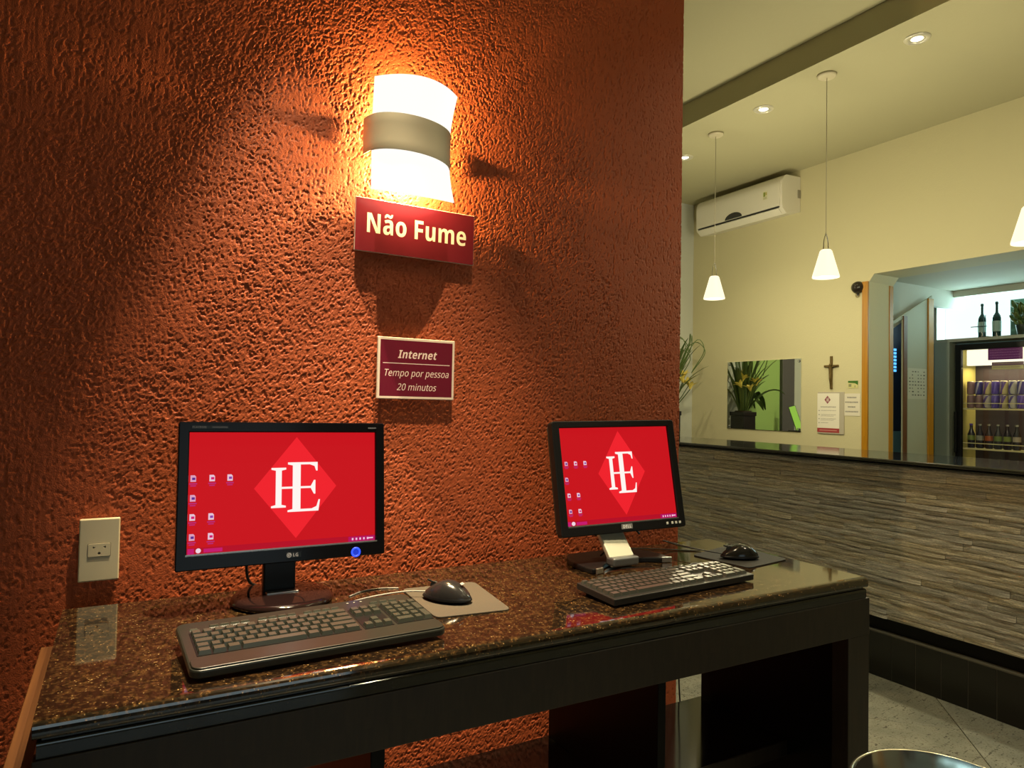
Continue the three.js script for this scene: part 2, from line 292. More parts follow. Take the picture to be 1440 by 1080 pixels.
// ---------------------------------------------------------------- wall socket
{
  const t = thing('wall_socket', 'cream three-hole wall socket plate on the red wall above the desk end', 'wall socket', W(-0.0275, 0.877, 0.001)); t.scale.setScalar(WK);
  const plate = std(lin(0.62, 0.56, 0.40), 0.35);
  part('plate', new RoundedBoxGeometry(0.0695, 0.122, 0.011, 3, 0.003).translate(0, 0, 0.0055), plate, t);
  const s = rrect(0.038, 0.025, 0.002); const o = new THREE.Path(); o.absarc(0, -0.0065, 0.0026, 0, Math.PI * 2); s.holes.push(o);
  for (const k of [-1, 1]) { const p = new THREE.Path(); p.moveTo(k * 0.0055, 0.0055); p.lineTo(k * 0.011, 0.0075); p.lineTo(k * 0.011, 0.003); p.closePath(); s.holes.push(p); }
  part('socket_frame', extr(rrect(0.0395, 0.0265, 0.002), 0.0004).translate(0, 0, 0.011), std(lin(0.10, 0.09, 0.07), 0.6), t);
  part('socket_insert', extr(s, 0.0012, 0.0002).translate(0, 0, 0.0112), plate, t);
}

// ---------------------------------------------------------------- desktop picture shown on both screens
function desktop(w, h, dx, dw, iconRows) {
  return canvasTex(w, h, (x) => {
    x.fillStyle = '#c8141d'; x.fillRect(0, 0, w, h);
    x.fillStyle = '#f0232d'; x.beginPath(); const cx = w * dx, l = w * dw; x.moveTo(cx, h * 0.045); x.lineTo(cx + l, h * 0.485); x.lineTo(cx, h * 0.925); x.lineTo(cx - l, h * 0.485); x.closePath(); x.fill();
    // the two overlapped capitals drawn as slab shapes
    x.save(); x.translate(cx, h * 0.485); x.scale(l / 153, h * 0.44 / 194); x.fillStyle = '#fff6f0';
    const P = (p) => { x.beginPath(); p.forEach(([a, b], i) => (i ? x.lineTo(a, b) : x.moveTo(a, b))); x.closePath(); x.fill(); };
    P([[-92, -76], [-38, -76], [-38, -69], [-54, -65], [-54, 65], [-38, 69], [-38, 76], [-92, 76], [-92, 69], [-76, 65], [-76, -65], [-92, -69]]);
    P([[-54, -3], [60, -3], [60, 5], [-54, 5]]);
    P([[-32, -96], [80, -96], [80, -62], [74, -62], [68, -80], [50, -87], [16, -87], [16, 84], [58, 84], [76, 76], [84, 50], [90, 50], [84, 94], [-32, 94], [-32, 87], [-14, 83], [-14, -84], [-32, -88]]);
    P([[54, -3], [66, -26], [72, -26], [72, 28], [66, 28], [54, 5]]); x.restore();
    const icon = (u, v, k) => {
      const a = u * w, b = v * h, s = w * 0.0135; x.fillStyle = k % 3 ? '#e6c4d6' : '#dba0be'; x.beginPath(); x.moveTo(a - s, b - s * 1.3); x.lineTo(a + s * 0.5, b - s * 1.3); x.lineTo(a + s, b - s * 0.7); x.lineTo(a + s, b + s * 1.2); x.lineTo(a - s, b + s * 1.2); x.fill();
      x.fillStyle = ['#5b2f8d', '#d1176a', '#8a3ea6'][k % 3]; x.fillRect(a - s * 0.4, b - s * 0.4, s * 1.1, s * 0.9);
      x.fillStyle = '#b92d74'; x.fillRect(a - s * 1.4, b + s * 1.7, s * 2.8, s * 0.5); x.fillRect(a - s, b + s * 2.5, s * 2, s * 0.45);
    };
    iconRows.forEach(([u, v], k) => icon(u, v, k));
    x.fillStyle = '#b40f26'; x.fillRect(0, h * 0.945, w, h * 0.055); x.fillStyle = '#c31c6e'; x.fillRect(w * 0.01, h * 0.95, w * 0.03, h * 0.045); x.fillRect(w * 0.085, h * 0.957, w * 0.09, h * 0.03);
    x.fillStyle = '#f0d5e2'; x.beginPath(); x.arc(w * 0.06, h * 0.97, h * 0.02, 0, 7); x.fill();
    x.fillStyle = '#b3125f'; x.fillRect(w * 0.84, h * 0.95, w * 0.155, h * 0.045); x.fillStyle = '#f3c3da'; for (let i = 0; i < 5; i++) x.fillRect(w * (0.86 + i * 0.022), h * 0.962, w * 0.01, h * 0.02); x.fillRect(w * 0.955, h * 0.965, w * 0.03, h * 0.012);
  });
}
const screenMat = (tex) => new THREE.MeshPhysicalMaterial({ color: 0x020202, roughness: 0.4, specularIntensity: 0.15, emissive: 0xffffff, emissiveMap: tex, emissiveIntensity: 1 / renderer.toneMappingExposure });
const bezelGeo = (w, h, ox, oy0, oy1, depth, r) => { const s = rrect(w, h, r); const p = new THREE.Path(); const x0 = -w / 2 + ox, x1 = w / 2 - ox, y0 = -h / 2 + oy0, y1 = h / 2 - oy1; p.moveTo(x0, y0); p.lineTo(x0, y1); p.lineTo(x1, y1); p.lineTo(x1, y0); p.closePath(); s.holes.push(p); return extr(s, depth, 0.002); };
const printed = (w, h, draw) => std(0xffffff, 0.3, { map: canvasTex(w, h, draw) });

// widescreen monitor on the left
{
  const t = thing('monitor', 'glossy black widescreen monitor with a glowing blue round button, left of the two', 'monitor', [0.3045, 0.766, 0.132]);
  const W = 0.412, H = 0.283, head = new THREE.Vector3(0, 0.2235, 0);
  const tilt = (g) => g.rotateX(-0.10).rotateY(0.02).rotateZ(-0.008).translate(head.x, head.y, head.z);
  part('bezel', tilt(bezelGeo(W, H, 0.0195, 0.030, 0.0205, 0.022, 0.004).translate(0, 0, -0.020)), blackGloss, t);
  part('back_shell', tilt(merge([new RoundedBoxGeometry(W - 0.012, H - 0.012, 0.022, 2, 0.008).translate(0, 0, -0.028), new RoundedBoxGeometry(0.26, 0.18, 0.03, 3, 0.012).translate(0, -0.01, -0.048)])), blackMatte, t);
  part('screen', tilt(new THREE.BoxGeometry(W - 0.036, H - 0.048, 0.002).translate(0, 0.00475, -0.007)), screenMat(desktop(1024, 640, 0.548, 0.222, [[0.028, 0.385], [0.118, 0.385], [0.205, 0.385], [0.028, 0.545], [0.028, 0.70], [0.117, 0.70], [0.028, 0.86], [0.117, 0.86]])), t);
  part('silver_strip', tilt(new THREE.BoxGeometry(W - 0.034, 0.0035, 0.0026).translate(0, -H / 2 + 0.0285, 0.0007)), std(lin(0.35, 0.35, 0.36), 0.3, { metalness: 0.8 }), t);
  part('logo', tilt(new THREE.BoxGeometry(0.030, 0.011, 0.0008).translate(0.012, -H / 2 + 0.014, 0.0021)), printed(256, 96, (x, w, h) => {
    x.fillStyle = '#040405'; x.fillRect(0, 0, w, h); x.fillStyle = '#a9a9b4'; x.beginPath(); x.arc(52, 48, 42, 0, 7); x.fill(); x.strokeStyle = '#26262c'; x.lineWidth = 7; x.beginPath(); x.arc(52, 48, 27, 0.1, 4.8); x.stroke(); x.beginPath(); x.moveTo(52, 26); x.lineTo(52, 70); x.moveTo(52, 48); x.lineTo(78, 48); x.stroke();
    x.fillStyle = '#a9a9b4'; sans(x, 80, 'bold'); x.fillText('LG', 112, 77); }), t);
  part('print', tilt(new THREE.BoxGeometry(0.066, 0.006, 0.0008).translate(-0.150, H / 2 - 0.0105, 0.0021)), printed(512, 48, (x, w, h) => { x.fillStyle = '#040405'; x.fillRect(0, 0, w, h); x.fillStyle = '#54545c'; sans(x, 44, 'bold'); x.fillText('FLATRON', 4, 40); x.fillStyle = '#3c3c44'; x.fillRect(280, 14, 220, 20); }), t);
  part('print', tilt(new THREE.BoxGeometry(0.020, 0.005, 0.0008).translate(0.178, H / 2 - 0.011, 0.0021)), printed(128, 32, (x, w, h) => { x.fillStyle = '#040405'; x.fillRect(0, 0, w, h); x.fillStyle = '#7a7a84'; x.fillRect(8, 8, 112, 16); x.fillStyle = '#040405'; for (let i = 0; i < 6; i++) x.fillRect(22 + i * 17, 8, 5, 16); }), t);
  const btn = part('power_button', tilt(new THREE.CylinderGeometry(0.0105, 0.0105, 0.024, 28).rotateX(Math.PI / 2).translate(0.141, -H / 2 + 0.009, -0.008)), blackGloss, t);
  part('button_ring', tilt(new THREE.TorusGeometry(0.0085, 0.0019, 10, 32).translate(0.141, -H / 2 + 0.009, 0.004)), glow(0.02, 0.06, 1, 2.2), btn, 'glowing blue ring');
  part('button_disc', tilt(new THREE.CylinderGeometry(0.0066, 0.0066, 0.001, 24).rotateX(Math.PI / 2).translate(0.141, -H / 2 + 0.009, 0.0043)), glow(0.01, 0.04, 0.6, 1), btn);
  part('neck', new RoundedBoxGeometry(0.064, 0.15, 0.022, 3, 0.004).rotateX(-0.05).translate(-0.008, 0.083, -0.032), blackSatin, t);
  part('neck_trim', new RoundedBoxGeometry(0.063, 0.004, 0.016, 2, 0.001).translate(-0.006, 0.0205, -0.001), silver, t);
  const base = lathe([[0, 0], [0.094, 0], [0.1, 0.004], [0.1, 0.010], [0.092, 0.017], [0.05, 0.0195], [0, 0.02]], 40).scale(1.0, 1, 1.0);
  part('base', base.translate(-0.004, 0, -0.01), std(lin(0.012, 0.006, 0.006), 0.08), t);
  part('cable', tube([[-0.055, 0.13, -0.085], [-0.062, 0.06, -0.095], [-0.052, 0.02, -0.105], [-0.02, 0.004, -0.118]], 0.003), blackCable, t);
  part('cable', tube([[0.075, 0.13, -0.085], [0.055, 0.075, -0.09], [0.02, 0.045, -0.095], [0.0, 0.004, -0.115]], 0.0025), blackCable, t);
}
// squarer monitor on the right
{
  const t = thing('monitor', 'squarer black monitor tilted back on a slanted silver stand, right of the two', 'monitor', [1.148, 0.766, 0.145]);
  const W = 0.384, H = 0.291;
  const tilt = (g) => g.rotateZ(0.0171).rotateX(-0.1923).rotateY(-0.07).translate(-0.0015, 0.228, 0.004);
  part('bezel', tilt(bezelGeo(W, H, 0.0215, 0.026, 0.0175, 0.024, 0.008).translate(0, 0, -0.022)), blackSatin, t);
  part('back_shell', tilt(merge([new RoundedBoxGeometry(W - 0.01, H - 0.01, 0.024, 2, 0.01).translate(0, 0, -0.03), new RoundedBoxGeometry(0.24, 0.2, 0.03, 3, 0.012).translate(0, -0.01, -0.05)])), blackMatte, t);
  part('screen', tilt(new THREE.BoxGeometry(W - 0.040, H - 0.041, 0.002).translate(0, 0.00425, -0.006)), screenMat(desktop(960, 768, 0.528, 0.213, [[0.045, 0.37], [0.125, 0.37], [0.207, 0.37], [0.038, 0.53], [0.045, 0.69], [0.125, 0.69], [0.045, 0.85], [0.125, 0.85]])), t);
  part('silver_strip', tilt(new THREE.BoxGeometry(W - 0.043, 0.004, 0.0026).translate(0, -H / 2 + 0.0245, 0.0007)), std(lin(0.35, 0.35, 0.36), 0.3, { metalness: 0.8 }), t);
  part('logo', tilt(new THREE.BoxGeometry(0.034, 0.013, 0.0014).translate(0.002, -H / 2 + 0.0145, 0.0023)), printed(256, 96, (x, w, h) => { x.fillStyle = '#7e7e80'; x.fillRect(0, 0, w, h); x.fillStyle = '#f2f2f2'; sans(x, 84, 'bold'); x.textAlign = 'center'; x.fillText('DELL', w / 2, 78, 220); }), t);
  for (let i = 0; i < 4; i++) part('button', tilt(new RoundedBoxGeometry(0.0065, 0.0065, 0.002, 2, 0.0009).translate(0.131 + i * 0.0125 + (i ? 0.004 : 0), -H / 2 + 0.013, 0.0025)), std(lin(0.72, 0.72, 0.66), 0.35), t);
  // slanted silver column and a dark U-shaped foot
  const col = new RoundedBoxGeometry(0.078, 0.185, 0.014, 3, 0.004).rotateX(-0.72).translate(-0.030, 0.079, 0.0);
  part('stand_column', col, std(lin(0.66, 0.64, 0.52), 0.38, { metalness: 0.45 }), t, 'silver column');
  part('column_hinge', new RoundedBoxGeometry(0.082, 0.022, 0.034, 3, 0.006).translate(-0.030, 0.020, 0.054), std(lin(0.20, 0.21, 0.22), 0.3, { metalness: 0.6 }), t);
  const fs = new THREE.Shape(); fs.moveTo(-0.135, 0.085); fs.lineTo(-0.105, 0.085); fs.quadraticCurveTo(-0.06, 0.028, 0, 0.026); fs.quadraticCurveTo(0.06, 0.028, 0.105, 0.06); fs.lineTo(0.14, 0.06); fs.quadraticCurveTo(0.15, -0.03, 0.09, -0.085); fs.lineTo(-0.09, -0.085); fs.quadraticCurveTo(-0.15, -0.03, -0.135, 0.085);
  part('foot', extr(fs, 0.013, 0.003, 16).rotateX(Math.PI / 2).translate(-0.005, 0.0135, -0.01), blackSatin, t);
  part('foot_tip', new RoundedBoxGeometry(0.026, 0.014, 0.006, 2, 0.002).rotateY(0.3).translate(-0.118, 0.008, 0.076), silver, t);
  part('foot_tip', new RoundedBoxGeometry(0.028, 0.014, 0.006, 2, 0.002).rotateY(-0.3).translate(0.118, 0.008, 0.052), silver, t);
  part('cable', tube([[-0.09, 0.088, -0.03], [-0.05, 0.07, -0.018], [0.0, 0.068, -0.015], [0.03, 0.085, -0.03]], 0.003), blackCable, t);
  part('cable', tube([[0.03, 0.10, -0.04], [0.0, 0.06, -0.02], [-0.03, 0.035, -0.012], [-0.05, 0.02, -0.012]], 0.0025), blackCable, t);
  part('cable', tube([[0.06, 0.10, -0.05], [0.085, 0.08, -0.045], [0.102, 0.06, -0.04]], 0.003), blackCable, t);
}

// ---------------------------------------------------------------- keyboards
function frustum(w, h, d, ins) {                         // a key cap: wider at the foot than at the top
  const a = w / 2, b = d / 2, c = a - ins, e = b - ins, V = [[-a, 0, -b], [a, 0, -b], [a, 0, b], [-a, 0, b], [-c, h, -e], [c, h, -e], [c, h, e * 0.9], [-c, h, e * 0.9]];
  const Q = [[4, 7, 6, 5], [3, 2, 6, 7], [1, 0, 4, 5], [2, 1, 5, 6], [0, 3, 7, 4], [0, 1, 2, 3]], p = [], u = [];
  for (const [i, j, k, l] of Q) for (const n of [i, j, k, i, k, l]) { p.push(...V[n]); u.push(0, 0); }
  const g = new THREE.BufferGeometry(); g.setAttribute('position', new THREE.Float32BufferAttribute(p, 3)); g.setAttribute('uv', new THREE.Float32BufferAttribute(u, 2)); g.computeVertexNormals(); return g;
}
const keyCache = new Map();
function key(parent, x, y, z, w, d, mat, h = 0.0065, name = 'key') { const k = [w, d, h].map((v) => v.toFixed(4)).join(); if (!keyCache.has(k)) keyCache.set(k, frustum(w, h, d, 0.0018)); const m = part(name, keyCache.get(k), mat, parent, null, [x, y, z]); return m; }
const ROWS = [[...Array(13).fill(1), 2], [1.5, ...Array(12).fill(1), 1.5], [1.75, ...Array(11).fill(1), 2.25], [1.25, ...Array(11).fill(1), 2.75], [1.25, 1.25, 1.25, 6, 1.25, 1.25, 1.25, 1.5]];
function keyBlock(parent, x0, z0, p, pd, y, mat, tall) {  // main block, arrow block and number pad, one cap each
  ROWS.forEach((row, r) => { let x = x0; for (const w of row) { key(parent, x + w * p / 2, y, z0 + r * pd, w * p - 0.0022, pd - 0.0022, mat, tall); x += w * p; } });
  let bx = x0 + 15 * p + p * 0.45;
  for (let r = 0; r < 2; r++) for (let c = 0; c < 3; c++) key(parent, bx + (c + 0.5) * p, y, z0 + r * pd, p - 0.0022, pd - 0.0022, mat, tall);
  key(parent, bx + 1.5 * p, y, z0 + 3 * pd, p - 0.0022, pd - 0.0022, mat, tall); for (let c = 0; c < 3; c++) key(parent, bx + (c + 0.5) * p, y, z0 + 4 * pd, p - 0.0022, pd - 0.0022, mat, tall);
  bx += 3 * p + p * 0.45;
  for (let r = 0; r < 5; r++) for (let c = 0; c < 4; c++) { if (r === 4 && c === 1) continue; if (c === 3 && (r === 2 || r === 4)) continue; const tallKey = c === 3 && (r === 1 || r === 3), wide = r === 4 && c === 0; key(parent, bx + (c + (wide ? 1 : 0.5)) * p, y, z0 + (r + (tallKey ? 0.5 : 0)) * pd, (wide ? 2 : 1) * p - 0.0022, (tallKey ? 2 : 1) * pd - 0.0022, mat, tall); }
}
{
  const t = thing('keyboard', 'dark grey full-size keyboard with a palm rest in front of the left monitor', 'keyboard', [0.3005, 0.7845, 0.392], 0.044); t.rotation.x = 0.075;
  part('body', extr(rrect(0.412, 0.193, 0.016), 0.013, 0.003, 8).rotateX(-Math.PI / 2).translate(0, -0.006, 0), keyBody, t);
  part('palm_rest', extr(rrect(0.406, 0.042, 0.014), 0.003, 0.001, 8).rotateX(-Math.PI / 2).translate(0, 0.0065, 0.073), keyBody, t);
  const p = 0.0171, pd = 0.0185;
  part('key_well', new THREE.BoxGeometry(15.1 * p, 0.0015, 5.1 * pd).translate(-0.190 + 7.5 * p, 0.0072, 0.0), blackSatin, t);
  part('key_well', new THREE.BoxGeometry(3.1 * p, 0.0015, 5.1 * pd).translate(-0.190 + 16.95 * p, 0.0072, 0.0), blackSatin, t);
  part('key_well', new THREE.BoxGeometry(4.1 * p, 0.0015, 5.1 * pd).translate(-0.190 + 20.9 * p, 0.0072, 0.0), blackSatin, t);
  keyBlock(t, -0.190, -0.037, p, pd, 0.0075, keyCap, 0.0065);
  key(t, -0.182, 0.0068, -0.062, 0.014, 0.007, keyCap, 0.002, 'function_key');
  for (const [a, n] of [[-0.150, 4], [-0.072, 4], [0.006, 4]]) for (let i = 0; i < n; i++) key(t, a + i * 0.0165, 0.0068, -0.070 + 0.004, 0.0155, 0.007, keyCap, 0.003, 'function_key');
  for (let i = 0; i < 3; i++) { key(t, 0.130 + i * 0.0185, 0.0068, -0.066, 0.0165, 0.007, keyCap, 0.003, 'function_key'); part('indicator', new THREE.BoxGeometry(0.004, 0.0008, 0.002).translate(0.085 + i * 0.013, 0.0073, -0.082), std(lin(0.5, 0.5, 0.45), 0.4), t); }
  part('foot', new RoundedBoxGeometry(0.03, 0.0135, 0.006, 2, 0.002).translate(-0.16, -0.0115, -0.085), blackMatte, t); part('foot', new RoundedBoxGeometry(0.03, 0.0135, 0.006, 2, 0.002).translate(0.16, -0.0115, -0.085), blackMatte, t);
}
{
  const t = thing('keyboard', 'slim black keyboard in front of the right monitor', 'keyboard', [1.0995, 0.779, 0.390], 0.0643); t.rotation.x = 0.05;
  part('body', extr(rrect(0.437, 0.126, 0.004), 0.014, 0.002, 4).rotateX(-Math.PI / 2).translate(0, -0.006, 0), keyBodyB, t);
  keyBlock(t, -0.2115, -0.033, 0.0183, 0.0188, 0.008, keyCapB, 0.0065);
  for (let i = 0; i < 16; i++) key(t, -0.2025 + i * 0.0183 + Math.floor((i + 3) / 4) * 0.006, 0.008, -0.053, 0.015, 0.011, keyCapB, 0.005, 'function_key');
  part('foot', new RoundedBoxGeometry(0.03, 0.010, 0.006, 2, 0.002).translate(-0.18, -0.0098, -0.055), blackMatte, t); part('foot', new RoundedBoxGeometry(0.03, 0.010, 0.006, 2, 0.002).translate(0.18, -0.0098, -0.055), blackMatte, t);
  part('cable', tube([[0.15, 0.0, -0.06], [0.17, -0.002, -0.09], [0.205, -0.003, -0.085], [0.225, -0.005, -0.05], [0.214, -0.0055, -0.02]], 0.002), blackCable, t);
}

// ---------------------------------------------------------------- mouse mats and mice
function mat4(name, label, pts, th, y, mat) {             // a mat from four corners, rounded
  const c = pts.reduce((s, p) => [s[0] + p[0] / 4, s[1] + p[1] / 4], [0, 0]), s = new THREE.Shape(), n = 4, k = 0.09;
  for (let i = 0; i < n; i++) { const a = pts[(i + n - 1) % n], b = pts[i], d = pts[(i + 1) % n], L1 = (p, q, f) => [p[0] + (q[0] - p[0]) * f - c[0], -(p[1] + (q[1] - p[1]) * f - c[1])]; const e = L1(b, a, k), f = L1(b, d, k), g = L1(b, b, 0); if (i) s.lineTo(...e); else s.moveTo(...e); s.quadraticCurveTo(...g, ...f); }
  s.closePath();
  return solo(name, extr(s, th, 0.0006, 6).rotateX(-Math.PI / 2), mat, label, 'mouse mat', [c[0], y, c[1]]);
}
const fabric = data(128, 128, (x, y) => { const v = hash2(x, y, 5) * 0.5 + 0.5 * ((x + y) % 4 < 2 ? 1 : 0.6); return [v, v, v]; }); fabric.repeat.set(60, 60);
mat4('mouse_mat', 'taupe grey mouse mat with rounded corners beside the left keyboard', [[0.547, 0.152], [0.717, 0.164], [0.690, 0.387], [0.535, 0.371]], 0.003, 0.766, std(lin(0.068, 0.054, 0.038), 0.8, { bumpMap: fabric, bumpScale: 0.0002 }));
mat4('mouse_mat', 'charcoal mouse mat at the right end of the desk', [[1.387, 0.164], [1.603, 0.106], [1.591, 0.316], [1.411, 0.342]], 0.003, 0.766, std(lin(0.010, 0.0095, 0.009), 0.75, { bumpMap: fabric, bumpScale: 0.0002 }));
function mouse(label, pos, turn, shellMat, sideMat, cablePts, cableMat, size) {
  const t = thing('computer_mouse', label, 'mouse', pos, turn);
  const form = (k, flat) => { const g = new THREE.SphereGeometry(1, 40, 28), p = g.attributes.position; for (let i = 0; i < p.count; i++) { let x = p.getX(i), y = p.getY(i), z = p.getZ(i); const f = (z + 1) / 2; const w = 0.0285 + 0.004 * Math.sin(f * 3.0) - 0.003 * (1 - f); const hh = 0.022 + 0.016 * Math.sin(Math.min(1, f * 1.1) * 2.6); y = y < 0 ? y * 0.006 : y * hh * (1 - 0.10 * (1 - f)); p.setXYZ(i, Math.sign(x) * Math.pow(Math.abs(x), 0.85) * w * k, y * flat + 0.006, z * 0.0545 * k); } g.computeVertexNormals(); return g; };
  part('shell', form(1, 1), shellMat, t);
  part('side_skirt', form(1.035, 0.52), sideMat, t);
  part('wheel', new THREE.CylinderGeometry(0.009, 0.009, 0.006, 20).rotateZ(Math.PI / 2).translate(0, 0.0265, -0.030), blackMatte, t);
  part('button_gap', new RoundedBoxGeometry(0.0015, 0.004, 0.045, 1, 0.0005).rotateX(0.28).translate(0, 0.031, -0.026), blackMatte, t);
  part('logo', new RoundedBoxGeometry(0.012, 0.0015, 0.006, 1, 0.0005).rotateX(0.55).translate(0.002, 0.0375, 0.034), std(lin(0.4, 0.4, 0.4), 0.3), t);
  part('cable', tube(cablePts, 0.0017, 60), cableMat, t);
  t.scale.setScalar(size); return t;
}
mouse('dark grey mouse on the taupe mat with a pale cable', [0.600, 0.769, 0.275], 0.62, std(lin(0.020, 0.019, 0.020), 0.2), blackSatin,
  [[0, 0.012, -0.05], [-0.02, 0.012, -0.085], [-0.07, 0.008, -0.13], [-0.13, 0.002, -0.165], [-0.19, 0.0, -0.19], [-0.235, -0.001, -0.19]], greyCable, 1.0);
mouse('glossy black mouse on the charcoal mat with a looped black cable', [1.472, 0.769, 0.256], 1.14, std(lin(0.01, 0.01, 0.01), 0.12), blackSatin,
  [[1.428, 0.782, 0.236], [1.40, 0.786, 0.20], [1.375, 0.788, 0.13], [1.372, 0.79, 0.07], [1.395, 0.785, 0.045], [1.43, 0.775, 0.075], [1.455, 0.769, 0.13], [1.40, 0.7685, 0.10], [1.33, 0.7685, 0.05], [1.27, 0.7685, 0.02]].map(([x, y, z]) => { const c = Math.cos(1.14), s = Math.sin(1.14), a = (x - 1.472) / 0.95, b = (z - 0.256) / 0.95; return [a * c - b * s, (y - 0.769) / 0.95, a * s + b * c]; }), blackCable, 0.95);
solo('loose_cable', tube([[1.53, 0.74, -0.03], [1.532, 0.45, -0.03], [1.528, 0.34, -0.032], [1.533, 0.24, -0.03], [1.53, 0.02, -0.028], [1.50, 0.004, -0.02]], 0.0025, 40), blackCable, 'thin black cable hanging down behind the desk beside the wall corner', 'cable');
solo('loose_cable', tube([[0.43, 0.7675, 0.155], [0.47, 0.7675, 0.128], [0.51, 0.7675, 0.124], [0.545, 0.7675, 0.138]], 0.0015, 30), greyCable, 'thin pale cable lying on the granite between monitor base and taupe mat', 'cable');

// ---------------------------------------------------------------- bar with stacked stone front
{
  const t = thing('bar_counter', 'long bar clad in thin stacked stone strips under a black granite top', 'bar counter', [0, 0, 0]);
  const z0 = -2.84, z1 = 0.60, zs = -2.40;
  part('core', box(2.972, 3.40, 0.0, 0.93, z0, z1), std(lin(0.02, 0.018, 0.014), 0.9), t);
  const edge = new THREE.Shape(); const y1 = 0.962; edge.moveTo(0, 0.933); edge.lineTo(-0.008, 0.933); edge.quadraticCurveTo(-0.016, 0.9345, -0.016, 0.940); edge.lineTo(-0.012, 0.944); edge.lineTo(-0.024, 0.947); edge.quadraticCurveTo(-0.034, 0.953, -0.022, y1); edge.lineTo(0, y1); edge.lineTo(0.52, y1); edge.lineTo(0.52, 0.933); edge.closePath();
  const eg = new THREE.ExtrudeGeometry(edge, { depth: z1 + 0.02 - z0 + 0.02, bevelEnabled: false, curveSegments: 6 }).translate(2.938, 0, z0 - 0.02);
  part('bar_top', uvm(eg), blackGranite, t);
  // stone strips: six rough shapes, five tones
  const stones = [];
  for (let v = 0; v < 6; v++) {
    const nu = 9, nv = 3, g = new THREE.BoxGeometry(0.03, 1, 1, 1, nv, nu); const p = g.attributes.position;
    for (let i = 0; i < p.count; i++) if (p.getX(i) < 0) { const Z = p.getZ(i), Y = p.getY(i), edgeY = Math.abs(Y) > 0.49, edgeZ = Math.abs(Z) > 0.49; p.setX(i, -0.015 + (noise(Z * 5 + v * 13, Y * 2 + 3, 61) - 0.5) * 0.007 + (edgeY ? 0.0026 * noise(Z * 7 + v, Y + v * 3, 62) : 0) + (edgeZ ? 0.002 : 0)); if (edgeY) p.setY(i, Y + (noise(Z * 6 + v * 3, Y * 3 + v, 63) - 0.5) * 0.16); }
    const h = uvm(g); h.computeVertexNormals(); stones.push(h);
  }
  const slate = data(256, 256, (x, y) => { const a = noise(x / 40, y / 18, 64, 6, 14), b = noise(x / 5, y / 3, 65, 51, 85), v = 0.62 + 0.30 * (a - 0.5) + 0.30 * (b - 0.5); return [v, v * 0.965, v * 0.89]; }, true);
  const tones = [[1.0, 0.97, 0.92], [0.86, 0.83, 0.80], [1.05, 0.98, 0.84], [0.92, 0.86, 0.74], [0.78, 0.77, 0.75]].map(([r, g, b]) => std(lin(r * 1.75, g * 1.85, b * 2.05), 0.85, { map: slate, bumpMap: grain, bumpScale: 0.0012 }));
  let y = 0.262, n = 0; const far = [];
  while (y < 0.928) {
    let h = rr(0.019, 0.031); if (y + h > 0.915) h = 0.9335 - y;
    let z = zs - rr(0, 0.1);
    while (z < z1 - 0.02) { let w = rr(0.14, 0.46); const a = Math.max(z, zs), b = Math.min(z + w, z1); if (b - a > 0.03) { const m = part('stone_strip', stones[n % 6], tones[Math.floor(rnd() * 5)], t, null, [2.958 + rr(0, 0.004), y + h / 2, (a + b) / 2]); m.scale.set(1, h - 0.0016, b - a - 0.0012); n++; } z += w; }
    far.push(box(2.944, 2.974, y + 0.001, y + h - 0.001, z0, -2.61 + rr(-0.03, 0.03), 0.002), box(2.946, 2.974, y + 0.001, y + h - 0.001, -2.57, zs - 0.003, 0.002));
    y += h;
  }
  const farPart = part('stone_strips', merge(far), tones[1], t); farPart.userData.kind = 'stuff';
  // dark plinth of granite tiles under a bevelled ledge
  part('plinth_ledge', uvm(box(2.942, 2.98, 0.193, 0.203, z0, z1, 0.003)), std(lin(0.11, 0.105, 0.09), 0.25), t);  // ledge colour lightened to paint the highlight along its edge
  part('plinth_recess', box(2.966, 2.974, 0.205, 0.262, z0, z1), blackPanel, t);
  part('plinth_grout', box(2.952, 2.9535, 0.0, 0.192, z0, z1), std(lin(0.16, 0.155, 0.14), 0.8), t);
  const plinthBlack = std(lin(0.006, 0.006, 0.006), 0.28);
  const tg = uvm(new RoundedBoxGeometry(0.024, 0.192, 0.1020, 1, 0.001));
  for (let z = z0 + 0.052; z < z1; z += 0.104) part('plinth_tile', tg, plinthBlack, t, null, [2.962, 0.0965, z]);
}

